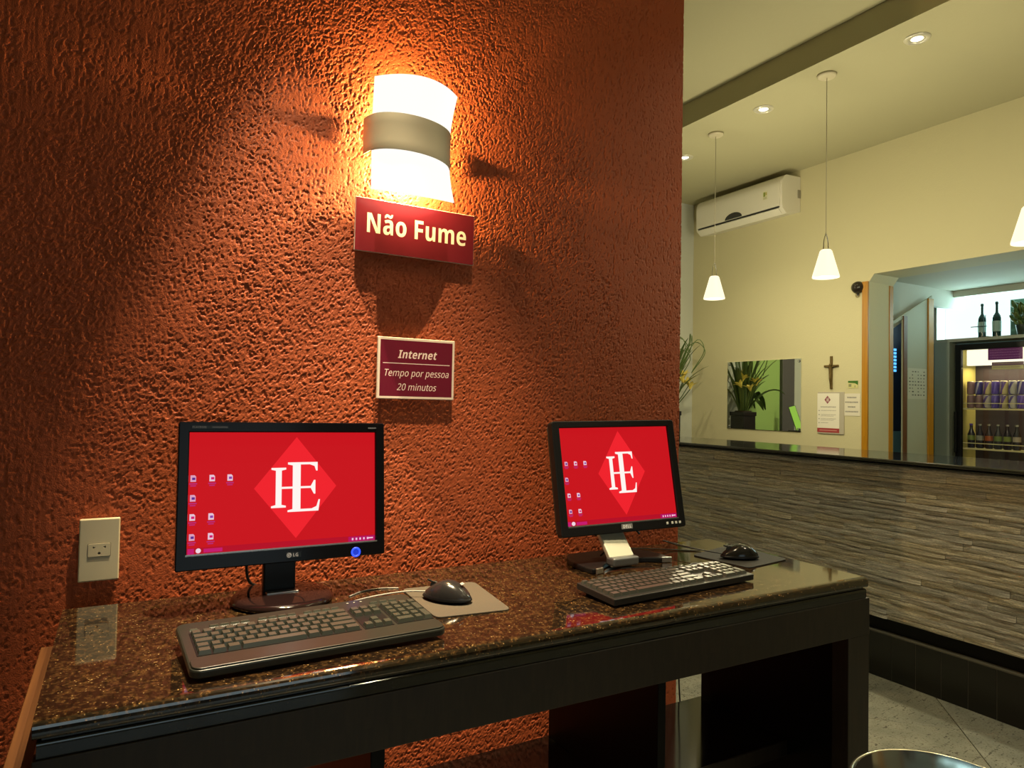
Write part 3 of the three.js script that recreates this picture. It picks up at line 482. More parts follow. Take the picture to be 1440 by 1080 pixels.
// ---------------------------------------------------------------- split air conditioner
{
  const t = thing('air_conditioner', 'white split air conditioner hung high on the cream wall under the ceiling', 'air conditioner', [4.3, 2.58, -2.21]);
  const w = 0.855, prof = new THREE.Shape(); prof.moveTo(0, 0.03); prof.lineTo(-0.15, 0); prof.lineTo(-0.192, 0.034); prof.lineTo(-0.2, 0.06); prof.lineTo(-0.203, 0.20); prof.quadraticCurveTo(-0.198, 0.27, -0.15, 0.284); prof.lineTo(0, 0.29); prof.closePath();
  const body = std(lin(0.70, 0.67, 0.58), 0.4);
  part('body', extr(prof, w, 0.004, 10).translate(0, 0, -w / 2), body, t);
  const fp = new THREE.Shape(); fp.moveTo(-0.198, 0.052); fp.lineTo(-0.207, 0.054); fp.lineTo(-0.209, 0.195); fp.quadraticCurveTo(-0.207, 0.225, -0.197, 0.24); fp.lineTo(-0.19, 0.24); fp.closePath();
  part('front_panel', extr(fp, w - 0.03, 0.001, 10).translate(0, 0, -w / 2 + 0.015), body, t);
  part('air_slot', new THREE.BoxGeometry(0.006, 0.009, w - 0.05).translate(-0.1985, 0.046, 0), blackMatte, t);
  part('louver', new RoundedBoxGeometry(0.004, 0.05, w - 0.06, 2, 0.0018).rotateZ(0.88).translate(-0.183, 0.02, 0), body, t);
  part('display_window', extr(poly([...Array(17)].map((_, i) => [-0.085 * Math.cos(i * Math.PI / 16), 0.045 * Math.sin(i * Math.PI / 16)])), 0.004, 0.0008).rotateY(-Math.PI / 2).translate(-0.206, 0.054, -0.02), std(lin(0.03, 0.03, 0.03), 0.15), t);
  part('energy_label', new THREE.BoxGeometry(0.001, 0.062, 0.04).translate(-0.2098, 0.155, 0.285), printed(64, 96, (x, w2, h) => { x.fillStyle = '#d9d6b4'; x.fillRect(0, 0, w2, h); x.fillStyle = '#7d8a32'; x.fillRect(8, 10, 26, 50); x.fillStyle = '#b0a55a'; x.fillRect(38, 14, 18, 34); x.fillStyle = '#8d8a72'; for (let i = 0; i < 4; i++) x.fillRect(8, 66 + i * 7, 48, 3); }), t);
  part('pipe_cover', new RoundedBoxGeometry(0.03, 0.06, 0.006, 2, 0.002).translate(-0.018, 0.16, w / 2 + 0.002), std(lin(0.28, 0.26, 0.2), 0.5), t);
}

// ---------------------------------------------------------------- mirror, crucifix, papers on the back wall
{
  const t = thing('wall_mirror', 'unframed rectangular mirror pinned at its corners to the cream wall', 'mirror', [4.3, 1.271, -2.112]);
  part('mirror_glass', new THREE.BoxGeometry(0.006, 0.532, 0.70).translate(-0.005, 0, 0), std(lin(0.82, 0.86, 0.82), 0.02, { metalness: 1 }), t);
  for (const a of [-1, 1]) for (const b of [-1, 1]) part('pin', new THREE.CylinderGeometry(0.009, 0.011, 0.014, 16).rotateZ(Math.PI / 2).translate(-0.0085, a * 0.247, b * 0.332), chrome, t);
}
{
  const t = thing('crucifix', 'small bronze crucifix on the cream wall above the framed notice', 'crucifix', [4.3, 1.428, -1.518]);
  const bronze = std(lin(0.16, 0.105, 0.035), 0.42, { metalness: 0.5 });
  part('cross', merge([box(-0.012, 0, -0.115, 0.113, -0.008, 0.008, 0.002), box(-0.012, 0, 0.037, 0.052, -0.055, 0.055, 0.002)]), bronze, t);
  const limb = (a, b, r0, r1) => { const A = new THREE.Vector3(...a), B = new THREE.Vector3(...b), g = new THREE.CylinderGeometry(r1, r0, A.distanceTo(B), 8).applyQuaternion(new THREE.Quaternion().setFromUnitVectors(new THREE.Vector3(0, 1, 0), B.clone().sub(A).normalize())); return g.translate(...A.clone().add(B).multiplyScalar(0.5).toArray()); };
  part('statuette', merge([new THREE.SphereGeometry(0.009, 12, 10).scale(1, 1.25, 1).translate(-0.02, 0.052, 0.003), limb([-0.017, -0.005, 0], [-0.017, 0.044, 0], 0.008, 0.0125), limb([-0.016, 0.036, 0.008], [-0.015, 0.046, 0.05], 0.0045, 0.003), limb([-0.016, 0.036, -0.008], [-0.015, 0.046, -0.05], 0.0045, 0.003),
    limb([-0.017, -0.005, 0.004], [-0.022, -0.045, 0.003], 0.0065, 0.0045), limb([-0.017, -0.005, -0.004], [-0.021, -0.045, -0.002], 0.0065, 0.0045), limb([-0.022, -0.045, 0.003], [-0.015, -0.088, 0.001], 0.0045, 0.003), limb([-0.021, -0.045, -0.002], [-0.014, -0.088, -0.001], 0.0045, 0.003), new THREE.CylinderGeometry(0.01, 0.0095, 0.014, 10).translate(-0.0165, -0.002, 0)]), bronze, t);
}
const smudge = (x, x0, y0, w, hgt, col) => { x.fillStyle = col; let a = x0; while (a < x0 + w) { const k = 4 + hash2(Math.round(a * 7), Math.round(y0), 3) * 10; x.fillRect(a, y0 + hash2(Math.round(a), 2, 9) * 2, Math.min(k, x0 + w - a), hgt); a += k + 3; } };
{
  const t = thing('notice_holder', 'clear wall holder with a white notice, diamond emblem and red foot, under the crucifix', 'notice', [4.3, 1.147, -1.533]);
  part('holder', new RoundedBoxGeometry(0.006, 0.292, 0.205, 2, 0.002).translate(-0.004, 0, 0.012), std(lin(0.46, 0.42, 0.34), 0.25), t);
  part('paper', new THREE.BoxGeometry(0.001, 0.272, 0.172).translate(-0.0076, 0.0, -0.006), (() => { const m = printed(256, 400, (x, w, h) => {
    x.fillStyle = '#e6e1d3'; x.fillRect(0, 0, w, h); x.fillStyle = '#8c4a55'; x.beginPath(); x.moveTo(w * 0.47, 24); x.lineTo(w * 0.61, 66); x.lineTo(w * 0.47, 108); x.lineTo(w * 0.33, 66); x.fill(); x.fillStyle = '#d9cbc4'; x.fillRect(w * 0.43, 50, 8, 34); x.fillRect(w * 0.49, 44, 8, 42); x.fillRect(w * 0.43, 64, 22, 6);
    smudge(x, 40, 134, 176, 9, '#8f8a84'); for (let i = 0; i < 4; i++) { x.fillStyle = '#4a4643'; x.beginPath(); x.arc(22, 178 + i * 42, 5, 0, 7); x.fill(); smudge(x, 42, 172 + i * 42, 176 - (i === 3 ? 90 : 0), 6, '#a29d95'); if (i === 1 || i === 2) smudge(x, 42, 186 + i * 42, 150, 6, '#a9a49c'); }
    x.fillStyle = '#a03a3c'; x.fillRect(0, 356, w, 44); x.fillStyle = '#d5a9a2'; x.fillRect(26, 376, w - 52, 5); }); m.roughness = 0.7; return m; })(), t);
}
solo('paper_notice', new THREE.BoxGeometry(0.002, 0.150, 0.124), printed(256, 310, (x, w, h) => { x.fillStyle = '#dcd6c6'; x.fillRect(0, 0, w, h); [[60, 140], [30, 196], [70, 116], [30, 200]].forEach(([a, b], i) => smudge(x, a, 44 + i * 66, b, 20, '#8e8a84')); }), 'plain white paper with four blurred lines taped beside the framed notice', 'notice', [4.2985, 1.206, -1.365]);
solo('sticker', new THREE.BoxGeometry(0.0015, 0.05, 0.073), printed(128, 88, (x, w, h) => { x.fillStyle = '#c9c58c'; x.fillRect(0, 0, w, h); x.fillStyle = '#3c6a26'; x.beginPath(); x.moveTo(0, 0); x.lineTo(w, 0); x.lineTo(w, 50); x.lineTo(90, 30); x.lineTo(0, 22); x.fill(); x.fillStyle = '#8a8a6a'; x.fillRect(8, 38, 36, 32); x.fillRect(84, 56, 12, 20); }), 'small green and cream sticker on the wall above the white paper', 'sticker', [4.2987, 1.342, -1.356]);
{
  const t = thing('alarm_bell', 'small round dark bell on the wall beside the top of the oak trim', 'bell', [4.3, 1.992, -1.318]);
  part('dome', lathe([[0, 0.048], [0.018, 0.045], [0.034, 0.034], [0.042, 0.014], [0.042, 0.006], [0.030, 0.002], [0, 0.002]], 28).rotateZ(Math.PI / 2), std(lin(0.02, 0.016, 0.012), 0.18), t);
  part('hook', new THREE.TorusGeometry(0.013, 0.0025, 8, 24).rotateY(Math.PI / 2).translate(-0.008, -0.05, -0.004), std(lin(0.35, 0.28, 0.14), 0.35, { metalness: 0.7 }), t);
  part('stem', new THREE.CylinderGeometry(0.006, 0.008, 0.03, 12).rotateX(0.2).translate(-0.01, -0.04, 0.002), std(lin(0.02, 0.016, 0.012), 0.3), t);
}

// ---------------------------------------------------------------- tall planter with strap leaves and looped grasses
{
  const t = thing('potted_plant', 'tall black planter of strap leaves, looped grasses and yellow lilies behind the bar', 'plant', [3.86, 0, -2.69]);
  part('planter', merge([box(-0.075, 0.075, 0, 1.13, -0.075, 0.075, 0.008), box(-0.08, 0.08, 1.10, 1.135, -0.08, 0.08, 0.004)]), std(lin(0.012, 0.012, 0.012), 0.3), t);
  part('soil', new THREE.CylinderGeometry(0.07, 0.07, 0.012, 20).translate(0, 1.138, 0), std(lin(0.03, 0.02, 0.012), 0.95), t);
  const greens = [[0.045, 0.085, 0.018], [0.07, 0.115, 0.025], [0.11, 0.15, 0.035]].map(([r, g, b]) => std(lin(r, g, b), 0.45, { side: THREE.DoubleSide }));
  const blade = (curve, w, n = 14) => { const P = [], I = [], U = []; const up = new THREE.Vector3(0, 1, 0); for (let i = 0; i <= n; i++) { const f = i / n, p = curve.getPoint(f), tan = curve.getTangent(f), side = tan.clone().cross(up); if (side.lengthSq() < 1e-4) side.set(1, 0, 0); side.normalize(); const nor = side.clone().cross(tan).normalize(); const ww = w * Math.pow(Math.sin(Math.PI * (0.08 + 0.90 * f)), 0.7); for (const s of [-1, 0, 1]) { P.push(p.x + side.x * ww * s + (s ? nor.x * ww * 0.35 : 0), p.y + side.y * ww * s + (s ? nor.y * ww * 0.35 : 0), p.z + side.z * ww * s + (s ? nor.z * ww * 0.35 : 0)); U.push(s, f); } } for (let i = 0; i < n; i++) for (let k = 0; k < 2; k++) { const a = i * 3 + k; I.push(a, a + 1, a + 4, a, a + 4, a + 3); } const g = new THREE.BufferGeometry(); g.setAttribute('position', new THREE.Float32BufferAttribute(P, 3)); g.setAttribute('uv', new THREE.Float32BufferAttribute(U, 2)); g.setIndex(I); g.computeVertexNormals(); return g; };
  const V = (x, y, z) => new THREE.Vector3(x, y, z);
  const clampX = (x) => Math.min(0.40, x);
  for (let i = 0; i < 34; i++) {
    const a = i * 2.39996 + rr(-0.2, 0.2), r = rr(0.10, 0.36), h = rr(0.25, 0.60), c = new THREE.QuadraticBezierCurve3(V(Math.cos(a) * 0.04, 1.135, Math.sin(a) * 0.04), V(Math.cos(a) * r * 0.35, 1.135 + h * 0.75, Math.sin(a) * r * 0.35), V(clampX(Math.cos(a) * r), 1.135 + h, Math.max(-0.14, Math.sin(a) * r)));
    part('leaf', blade(c, rr(0.010, 0.022)), greens[i % 3], t);
  }
  for (let i = 0; i < 10; i++) {                         // low broad leaves toward the room
    const a = rr(2.2, 4.6), r = rr(0.22, 0.40), c = new THREE.QuadraticBezierCurve3(V(Math.cos(a) * 0.04, 1.135, Math.sin(a) * 0.04), V(Math.cos(a) * r * 0.6, 1.135 + rr(0.16, 0.3), Math.sin(a) * r * 0.6), V(Math.cos(a) * r, 1.135 + rr(-0.02, 0.16), Math.max(-0.14, Math.sin(a) * r)));
    part('leaf', blade(c, rr(0.026, 0.042)), greens[i % 2], t);
  }
  for (const [dx, dz, h, lx, lz] of [[0.02, 0.24, 0.60, 0.06, 0.15], [0.06, 0.19, 0.62, 0.08, 0.10], [-0.02, 0.06, 0.58, 0.02, 0.16], [0.05, 0.00, 0.60, 0.05, 0.10], [-0.05, -0.06, 0.57, 0.0, 0.06], [0.0, 0.28, 0.56, 0.05, 0.30], [0.10, 0.12, 0.55, 0.12, 0.24], [0.03, -0.02, 0.50, 0.06, 0.14]]) {   // long grasses bent over into loops
    const y = 1.135; part('grass_loop', tube([[0, y, 0.01], [dx * 0.45, y + h * 0.5, dz * 0.45], [dx, y + h * 0.93, dz], [(dx + lx) / 2 + 0.01, y + h, (dz + lz) / 2 + 0.02], [lx + 0.02, y + h * 0.86, lz + 0.03], [lx * 0.6, y + h * 0.55, lz * 0.8]], 0.0035, 40, 5), greens[1], t);
  }
  const petal = std(lin(0.72, 0.58, 0.12), 0.55, { side: THREE.DoubleSide });
  for (const [x, y, z] of [[0.02, 1.36, 0.16], [0.10, 1.40, 0.08], [-0.10, 1.33, -0.02], [0.09, 1.31, 0.16], [-0.05, 1.44, -0.06], [0.13, 1.34, 0.10]]) {
    const f = part('flower', mergeGeometries([...Array(6)].map((_, i) => { const a = i * Math.PI / 3; return blade(new THREE.QuadraticBezierCurve3(V(0, 0, 0), V(Math.cos(a) * 0.018, 0.045, Math.sin(a) * 0.018), V(Math.cos(a) * 0.055, 0.055, Math.sin(a) * 0.055)), 0.014, 6); })), petal, t, null, [x, y, z]); f.rotation.set(rr(-0.5, 0.5), 0, rr(-0.2, 0.6));
    part('stem', tube([[x * 0.2, 1.135, z * 0.2], [x * 0.7, 1.135 + (y - 1.135) * 0.6, z * 0.7], [x, y, z]], 0.0035, 12, 5), greens[0], t);
  }
}
// lit green display on the staff side of the bar
{
  const t = thing('card_display', 'small slanted display glowing green behind the bar, seen in the mirror', 'display', [3.24, 0.962, -2.64], 0.75); t.rotation.z = 0;
  part('casing', new RoundedBoxGeometry(0.062, 0.23, 0.018, 2, 0.005).rotateX(-0.25).rotateZ(-0.28).translate(0, 0.122, 0), blackSatin, t);
  part('foot', new RoundedBoxGeometry(0.11, 0.012, 0.12, 2, 0.004).translate(0, 0.006, 0.01), blackSatin, t);
  part('screen', new THREE.BoxGeometry(0.054, 0.22, 0.002).translate(0, 0, 0.0095).rotateX(-0.25).rotateZ(-0.28).translate(0, 0.122, 0), glow(0.42, 0.75, 0.08, 0.7), t);
}

// ---------------------------------------------------------------- ceiling downlights and pendants
function downlight(x, y, z, label, cd, group) {
  const t = thing('ceiling_downlight', label, 'downlight', [x, y, z], 0, group);
  part('trim_ring', lathe([[0.036, -0.002], [0.040, -0.009], [0.052, -0.008], [0.057, -0.002], [0.057, 0.002], [0.036, 0.002]], 36), std(lin(0.62, 0.60, 0.5), 0.3, { metalness: 0.4 }), t);
  part('reflector', lathe([[0.0, 0.001], [0.037, 0.001], [0.037, -0.002], [0.026, -0.003], [0, -0.003]], 28), std(lin(0.7, 0.68, 0.55), 0.2, { metalness: 0.6 }), t);
  part('lamp', lathe([[0, -0.010], [0.018, -0.008], [0.027, -0.0035], [0.027, -0.003], [0, -0.003]], 28), glow(1, 0.93, 0.72, 2.2), t);
  spot(x, y - 0.014, z, x, 0, z, cd, L.warm, 1.0, 0.7, 1.2);
}
downlight(3.205, 2.92, -0.285, 'largest round recessed ceiling light, right of both pendant cords', L.down);
downlight(3.225, 2.92, -1.196, 'middle round recessed ceiling light between the two pendant cords', L.down);
downlight(3.40, 2.92, -2.03, 'farthest round recessed ceiling light, cut off by the red wall edge', L.down);
downlight(0.36, 3.06, 0.17, 'recessed spotlight above the left monitor washing the red wall', 0);
downlight(0.65, 3.06, 0.45, 'recessed spotlight above the wall lamp washing the red wall', 0);
spot(0.36, 3.04, 0.17, 0.36, 0, 0.17, L.deskSpot, L.halogen, 0.30, 0.35, 0.5);
spot(0.65, 3.04, 0.45, 0.65, 0, 0.35, L.spotTwo, L.halogen, 0.40, 0.5, 0.5);
for (const [z, k] of [[0.35, 'near'], [1.35, 'far']]) downlight(2.35, 3.06, z, k + ' unseen fill lamp added over the walkway before the bar', L.hallFill);  // lamps added out of view to brighten the stone front
for (const [x, z, k] of [[1.3, 2.6, 'left'], [2.6, 1.3, 'middle'], [2.6, 3.2, 'right']]) downlight(x, 3.06, z, k + ' unseen fill lamp added in the room behind the viewer', L.roomFill);  // ceiling lamps added out of view as general fill

function pendant(x, z, bottom, label) {
  const top = 2.92, t = thing('pendant_lamp', label, 'pendant lamp', [x, 0, z]);
  part('canopy', lathe([[0, top - 0.018], [0.038, top - 0.017], [0.047, top - 0.010], [0.049, top], [0, top]], 32), std(lin(0.55, 0.50, 0.36), 0.4), t);
  const y1 = bottom + 0.145;
  part('cord', cyl(0.0018, 0.0018, top - 0.018 - (y1 + 0.085), 0, (top - 0.018 + y1 + 0.085) / 2, 0, 8), std(lin(0.34, 0.31, 0.22), 0.5), t);
  part('yoke', merge([tube([[-0.02, y1 - 0.005, 0], [-0.016, y1 + 0.045, 0], [0, y1 + 0.088, 0]], 0.0028, 16), tube([[0.02, y1 - 0.005, 0], [0.016, y1 + 0.045, 0], [0, y1 + 0.088, 0]], 0.0028, 16)]), chrome, t);
  part('glass_shade', lathe([[0.0, 0.143], [0.024, 0.145], [0.030, 0.138], [0.046, 0.08], [0.066, 0.008], [0.066, 0], [0.063, 0.001], [0.043, 0.08], [0.027, 0.134], [0, 0.138]], 32).translate(0, bottom, 0), glow(1, 0.90, 0.62, 1.25), t);
  point(x, bottom + 0.055, z, L.pendant, L.warm, 1);
}
pendant(3.166, -0.734, 1.855, 'white cone pendant lamp on a long cord in front of the cream wall, middle one');
pendant(3.269, -1.612, 1.860, 'white cone pendant lamp hanging before the air conditioner, nearest the red wall');
pendant(3.05, 0.25, 1.832, 'white cone pendant lamp cut by the right edge above the kitchen opening');

// ---------------------------------------------------------------- kitchen side: lit niche, fridge, dark room
{
  const X = 5.40, t = thing('display_niche', 'backlit white wall niche in a pale frame above the drinks fridge', 'niche', [X, 0, 0]);
  const fr = std(lin(0.42, 0.43, 0.36), 0.5), za = -1.454, zb = -0.10, y0 = 1.69, y1 = 2.069;
  part('frame', merge([box(0, 0.03, 2.022, y1, za, zb), box(0, 0.20, y0, 1.7125, za, zb), box(0, 0.12, 1.7125, 2.022, za, -1.423), box(0, 0.20, 1.7125, 2.022, zb - 0.03, zb)]), fr, t);
  part('backlit_panel', box(0.115, 0.20, 1.713, 2.021, -1.422, zb - 0.031), glow(0.86, 1, 0.98, 1.1), t);
  part('top_board', box(0.03, 0.20, 2.022, y1, za, zb), whiteLac, t);
  part('side_lining', box(0.004, 0.115, 1.713, 2.021, -1.4229, -1.4215), whiteLac, t);
  area(X + 0.11, 1.867, -0.78, X - 2, 1.867, -0.78, 1.28, 0.30, L.niche, L.cool);
}
function bottle(label, z, h, x) {
  const t = thing('bottle', label, 'bottle', [x, 1.7125, z]);
  const glass = std(lin(0.01, 0.035, 0.035), 0.1), k = h / 0.255;
  part('glass', lathe([[0, 0], [0.026, 0], [0.028, 0.004], [0.028, 0.135 * k], [0.024, 0.155 * k], [0.011, 0.175 * k], [0.009, 0.19 * k], [0.009, 0.235 * k], [0.0115, 0.238 * k], [0.0115, 0.248 * k], [0.009, h], [0, h]], 24), glass, t);
  part('label', cyl(0.0284, 0.0284, 0.075, 0, 0.075, 0, 24, true), std(lin(0.30, 0.40, 0.37), 0.6), t);
}
bottle('dark wine bottle behind the wire stand, left bottle in the lit niche', -1.125, 0.247, 5.45);
bottle('dark wine bottle standing alone, right bottle in the lit niche', -1.028, 0.252, 5.45);
solo('wire_stand', merge([cyl(0.0022, 0.0022, 0.16, 0.0, 0.08, 0.012, 8), cyl(0.0022, 0.0022, 0.16, 0.0, 0.08, 0.024, 8), box(-0.003, 0.003, 0.075, 0.081, -0.075, 0.032, 0.001), box(-0.02, 0.02, 0, 0.004, -0.01, 0.045)]), std(lin(0.03, 0.05, 0.05), 0.4), 'thin dark wire stand with a crossbar before the left bottle', 'stand', [5.412, 1.7125, -1.108]);
solo('landscape_photo', new RoundedBoxGeometry(0.012, 0.262, 0.30, 2, 0.003), printed(256, 224, (x, w, h) => { x.fillStyle = '#5f8a80'; x.fillRect(0, 0, w, h); x.fillStyle = '#37564f'; x.fillRect(0, h * 0.42, w, h * 0.6); for (let i = 0; i < 60; i++) { x.fillStyle = i % 2 ? '#26403b' : '#4b6f66'; x.fillRect(hash2(i, 1, 4) * w, h * (0.42 + 0.5 * hash2(i, 2, 4)), 22, 16); } }), 'dim teal picture panel leaning in the lit niche behind a small plant', 'picture', [5.504, 1.7125 + 0.131, -0.815]);
{
  const t = thing('small_plant', 'small leafy plant in a dark cup at the right of the lit niche', 'plant', [5.436, 1.7125, -0.86]);
  part('cup', lathe([[0, 0], [0.03, 0], [0.04, 0.07], [0.036, 0.07], [0.03, 0.06], [0, 0.06]], 20), std(lin(0.02, 0.03, 0.02), 0.4), t);
  const lg = new THREE.SphereGeometry(1, 8, 6).scale(0.006, 0.034, 0.016), gm = [std(lin(0.06, 0.10, 0.015), 0.5), std(lin(0.11, 0.14, 0.03), 0.5)];
  for (let i = 0; i < 34; i++) { const a = i * 2.4, r = 0.012 + 0.045 * ((i * 7) % 11) / 11, m = part('leaf', lg, gm[i % 2], t, null, [Math.cos(a) * r * 0.7, 0.08 + 0.15 * ((i * 5) % 17) / 17, Math.sin(a) * r * 1.2]); m.rotation.set(Math.sin(a) * 0.9, a, Math.cos(a) * 0.9); }
}
{
  const X = 5.40;
  struct('wall_kitchen', box(X, X + 0.10, 0, 1.69, -1.437, -1.328), std(lin(0.36, 0.40, 0.34), 0.6));
  struct('wall_kitchen', box(X + 0.22, X + 0.30, 0, 2.07, -1.60, 1.3), std(lin(0.20, 0.30, 0.30), 0.6));
  // fridge
  const t = thing('drinks_fridge', 'glass-door drinks fridge with a black frame and yellow lit inside', 'fridge', [X - 0.02, 0, -0.93]);
  const za = -0.347, zb = 0.36, D = 0.24, inner = std(lin(0.66, 0.58, 0.20), 0.5);
  part('cabinet', merge([box(0.03, D, 0.02, 1.66, za, za + 0.03), box(0.03, D, 0.02, 1.66, zb - 0.03, zb), box(0.03, D - 0.02, 1.63, 1.66, za + 0.03, zb - 0.03), box(0.03, D - 0.02, 0.02, 0.10, za + 0.03, zb - 0.03)]), inner, t);
  part('back_lining', box(D - 0.02, D, 0.02, 1.66, za + 0.03, zb - 0.03), std(lin(0.035, 0.02, 0.035), 0.6), t);
  const door = part('door', merge([box(0, 0.03, 0.02, 1.667, za, za + 0.042, 0.004), box(0, 0.03, 0.02, 1.667, zb - 0.042, zb, 0.004), box(0, 0.03, 1.624, 1.667, za + 0.042, zb - 0.042, 0.004), box(0, 0.03, 0.02, 0.09, za + 0.042, zb - 0.042, 0.004)]), blackSatin, t);
  part('door_glass', new THREE.BoxGeometry(0.004, 1.53, zb - za - 0.086).translate(0.016, 0.857, (za + zb) / 2), new THREE.MeshPhysicalMaterial({ color: 0xffffff, transmission: 1, thickness: 0, roughness: 0.02, ior: 1.45 }), door);
  part('door_handle', new RoundedBoxGeometry(0.025, 0.30, 0.016, 2, 0.005).translate(-0.012, 1.02, za + 0.012), blackSatin, door);
  part('lit_header', box(0.05, 0.085, 1.51, 1.625, za + 0.055, zb - 0.05, 0.004), glow(1, 0.95, 0.72, 1.25), t);
  for (const y of [1.195, 0.905]) {
    const sh = part('shelf', merge([...Array(9)].map((_, i) => cyl(0.0025, 0.0025, zb - za - 0.07, 0, 0, 0, 6).rotateX(Math.PI / 2).translate(0.05 + i * 0.018, y, (za + zb) / 2))), std(lin(0.7, 0.66, 0.4), 0.35), t);
    part('shelf_rail', box(0.038, 0.044, y - 0.008, y + 0.004, za + 0.032, zb - 0.032), std(lin(0.72, 0.66, 0.36), 0.35), sh); part('shelf_rail', box(0.038, 0.042, y + 0.036, y + 0.042, za + 0.032, zb - 0.032), std(lin(0.72, 0.66, 0.36), 0.35), sh);
  }
  part('purple_sticker', new THREE.BoxGeometry(0.001, 0.085, 0.22).translate(-0.0015 + 0.012, 1.585, za + 0.33), printed(256, 100, (x, w, h) => { x.fillStyle = '#7c2f86'; x.fillRect(0, 0, w, h); for (let i = 0; i < 4; i++) smudge(x, 14, 14 + i * 21, 220, 7, '#a067aa'); }), t);
  part('price_strip', new THREE.BoxGeometry(0.001, 0.052, 0.20).translate(-0.0015 + 0.012, 1.50, za + 0.345), printed(256, 70, (x, w, h) => { x.fillStyle = '#d8cf9d'; x.fillRect(0, 0, w, h); x.fillStyle = '#8f6f86'; x.fillRect(0, 0, w, 34); for (let i = 0; i < 2; i++) smudge(x, 12, 8 + i * 36, 220, 8, '#b6a58e'); }), t);
  area(X + 0.10, 1.50, -0.93, X + 0.14, 0.5, -0.93, 0.55, 0.10, L.fridge * 4, lin(1, 0.85, 0.42));
  // cans and bottles on the two shelves
  const canTex = (base, streak, k) => printed(128, 128, (x, w, h) => { x.fillStyle = base; x.fillRect(0, 0, w, h); x.strokeStyle = streak; x.lineWidth = 9; for (let i = 0; i < 5; i++) { x.beginPath(); x.moveTo(hash2(i, k, 1) * w, 12); x.lineTo(hash2(i, k, 2) * w, h - 12); x.stroke(); } x.fillStyle = '#d0cbb5'; x.fillRect(0, 0, w, 10); x.fillRect(0, h - 8, w, 8); });
  const kinds = [canTex('#8a6a72', '#6d4f60', 1), canTex('#3a2f86', '#b9b6c8', 2), canTex('#c9bd8a', '#5d3f9a', 3), canTex('#4a30a0', '#6a54c0', 4), canTex('#b8b4b0', '#4a3a90', 5)]; kinds.forEach((m) => { m.roughness = 0.3; });
  const lidM = std(lin(0.62, 0.6, 0.5), 0.25, { metalness: 0.7 });
  function can(label, z, y, h, mat, r = 0.0255, group) { const c = thing('drink_can', label, 'can', [X + 0.055, y, z], 0, group); part('body', lathe([[0, 0.002], [r * 0.8, 0], [r, 0.008], [r, h - 0.01], [r * 0.84, h - 0.001]], 20), mat, c); part('lid', lathe([[0, h - 0.004], [r * 0.78, h - 0.004], [r * 0.84, h], [r * 0.86, h - 0.002]], 20), lidM, c); }
  const ord = ['first', 'second', 'third', 'fourth', 'fifth', 'sixth', 'seventh', 'eighth'], z0 = -1.205;
  for (let i = 0; i < 7; i++) can(ord[i] + ' can from the left in the lower row on the upper fridge shelf', z0 + i * 0.055, 1.1985, 0.098, kinds[[0, 0, 4, 3, 2, 4, 3][i]], 0.0255, 'cans on the upper fridge shelf');
  for (let i = 0; i < 7; i++) can(ord[i] + ' can from the left stacked in the top row on the upper fridge shelf', z0 + i * 0.055, 1.2975, 0.098, kinds[[0, 1, 2, 3, 2, 4, 1][i]], 0.0255, 'cans on the upper fridge shelf');
  const dark = std(lin(0.02, 0.015, 0.03), 0.2);
  for (let i = 0; i < 6; i++) {
    const c = thing('drink_bottle', ord[i] + ' small dark bottle from the left on the lower fridge shelf', 'bottle', [X + 0.06, 0.9085, z0 + i * 0.06], 0, 'bottles on the lower fridge shelf');
    part('glass', lathe([[0, 0], [0.022, 0], [0.024, 0.006], [0.024, 0.10], [0.010, 0.14], [0.010, 0.165], [0, 0.165]], 18), dark, c);
    part('label', cyl(0.0243, 0.0243, 0.035, 0, 0.075, 0, 18, true), [std(lin(0.20, 0.25, 0.05), 0.5), std(lin(0.32, 0.33, 0.27), 0.5), std(lin(0.42, 0.10, 0.03), 0.5), std(lin(0.15, 0.22, 0.04), 0.5), std(lin(0.22, 0.28, 0.06), 0.5), std(lin(0.45, 0.38, 0.3), 0.5)][i], c);
    part('cap', cyl(0.011, 0.011, 0.012, 0, 0.171, 0, 14), i ? lidM : std(lin(0.12, 0.05, 0.45), 0.4), c);
  }
}
solo('wall_chart', new THREE.BoxGeometry(0.228, 0.215, 0.0015), printed(256, 240, (x, w, h) => { x.fillStyle = '#bdbda8'; x.fillRect(0, 0, w, h); for (let r = 0; r < 8; r++) for (let c = 0; c < 6; c++) if (hash2(r, c, 77) > 0.3) { x.fillStyle = hash2(r, c, 78) > 0.6 ? '#2f3129' : '#66695c'; x.fillRect(20 + c * 38, 22 + r * 26, 10 + 14 * hash2(c, r, 5), 9); } }), 'pale paper chart of small dark marks taped to the passage wall', 'chart', [4.871, 1.362, -1.2592]);
{
  const t = thing('dark_cabinet', 'dark navy cabinet with a dotted blue light strip in the dim side room', 'cabinet', [5.2, 0, -1.76]);
  part('body', box(-0.22, 0.24, 0, 1.9, -0.12, 0.12, 0.005), std(lin(0.006, 0.016, 0.05), 0.4), t);
  part('drawer_front', box(-0.20, 0.22, 0.80, 1.01, 0.12, 0.13, 0.003), std(lin(0.10, 0.22, 0.30), 0.5), t);
  for (let i = 0; i < 7; i++) part('indicator_light', new RoundedBoxGeometry(0.03, 0.018, 0.006, 2, 0.002).translate(0.022, 1.48 + i * 0.027, 0.123), glow(0.1, 0.45, 1, 1.6), t);
  area(5.222, 1.56, -1.630, 5.222, 1.56, 0, 0.03, 0.18, L.blue, lin(0.2, 0.5, 1));
}
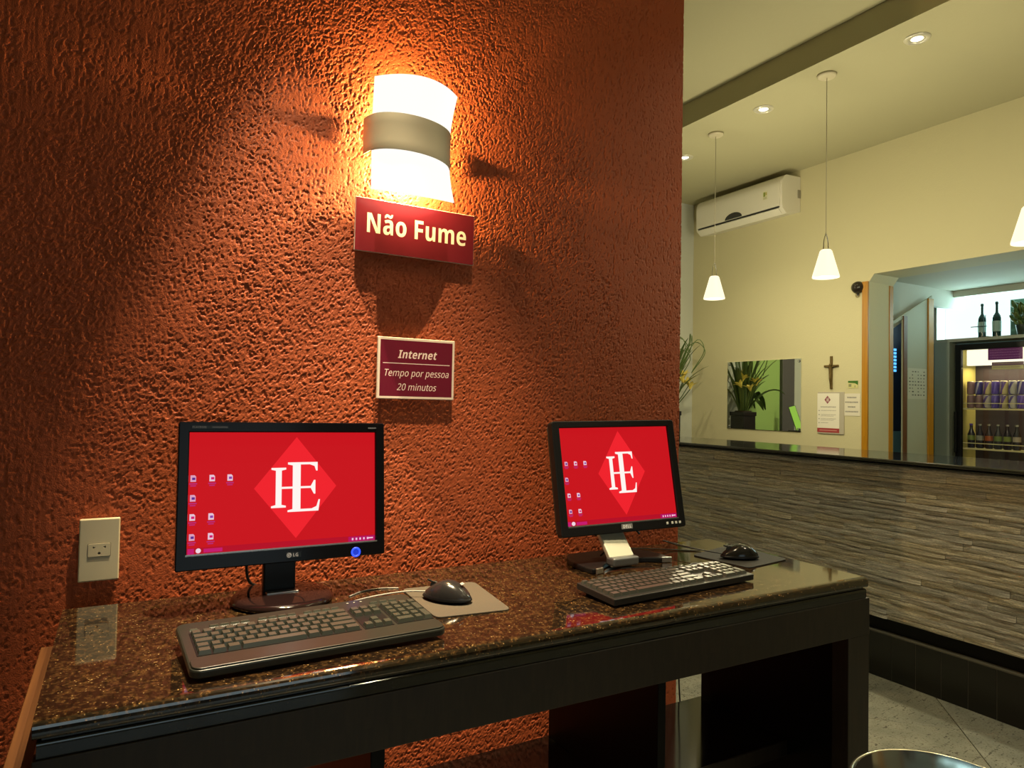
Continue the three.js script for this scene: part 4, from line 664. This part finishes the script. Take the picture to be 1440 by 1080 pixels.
{
  const t = thing('blue_bag', 'crumpled pale blue plastic bag hanging between wall and fridge', 'bag', [5.56, 1.22, -1.305]);
  const g = new THREE.SphereGeometry(1, 18, 14), p = g.attributes.position; for (let i = 0; i < p.count; i++) { const k = 1 + 0.3 * (noise(p.getX(i) * 3 + 9, p.getY(i) * 4 + p.getZ(i) * 3, 91) - 0.5); p.setXYZ(i, p.getX(i) * 0.025 * k, p.getY(i) * 0.10 * k, p.getZ(i) * 0.022 * k); } g.computeVertexNormals();
  part('sack', g, std(lin(0.16, 0.40, 0.48), 0.35), t); part('strap', new THREE.TorusGeometry(0.015, 0.002, 6, 20).rotateY(Math.PI / 2).translate(0, 0.115, 0), std(lin(0.16, 0.40, 0.48), 0.35), t); part('hook', new THREE.CylinderGeometry(0.003, 0.003, 0.07, 8).rotateZ(Math.PI / 2).translate(0.03, 0.13, 0), chrome, t);
}

// ---------------------------------------------------------------- stool in the foreground
{
  const t = thing('stool', 'round stool with a glossy black seat and thin metal rim in the foreground', 'stool', [1.406, 0, 0.832]);
  part('seat', lathe([[0, 0.425], [0.152, 0.425], [0.160, 0.430], [0.160, 0.444], [0.154, 0.450], [0, 0.4515]], 56), std(lin(0.012, 0.011, 0.010), 0.09), t);
  part('rim', new THREE.TorusGeometry(0.1635, 0.0045, 10, 64).rotateX(Math.PI / 2).translate(0, 0.443, 0), std(lin(0.45, 0.42, 0.33), 0.25, { metalness: 0.9 }), t);
  for (let i = 0; i < 4; i++) { const a = Math.PI / 4 + i * Math.PI / 2; part('leg', tube([[Math.cos(a) * 0.11, 0.426, Math.sin(a) * 0.11], [Math.cos(a) * 0.135, 0.2, Math.sin(a) * 0.135], [Math.cos(a) * 0.155, 0.0, Math.sin(a) * 0.155]], 0.011, 12, 10), chrome, t); }
  part('foot_ring', new THREE.TorusGeometry(0.142, 0.006, 8, 48).rotateX(Math.PI / 2).translate(0, 0.16, 0), chrome, t);
}
// unseen window added behind the viewer as a soft fill light
{
  const f = []; for (const x of [-0.6, 0.47, 1.54]) f.push(box(x, x + 0.06, 0.25, 2.1, 4.62, 4.68)); f.push(box(-0.54, 1.54, 0.25, 0.31, 4.62, 4.68), box(-0.54, 1.54, 2.04, 2.1, 4.62, 4.68));
  const w = struct('window_1', merge(f), blackSatin);
  part('fill_pane', box(-0.54, 1.54, 0.31, 2.04, 4.69, 4.70), glow(0.55, 0.85, 0.9, 0.5), w);
  area(0.5, 1.17, 4.60, 0.5, 1.17, 0, 2.0, 1.7, L.window, L.day);
}

renderer.render(scene, camera);
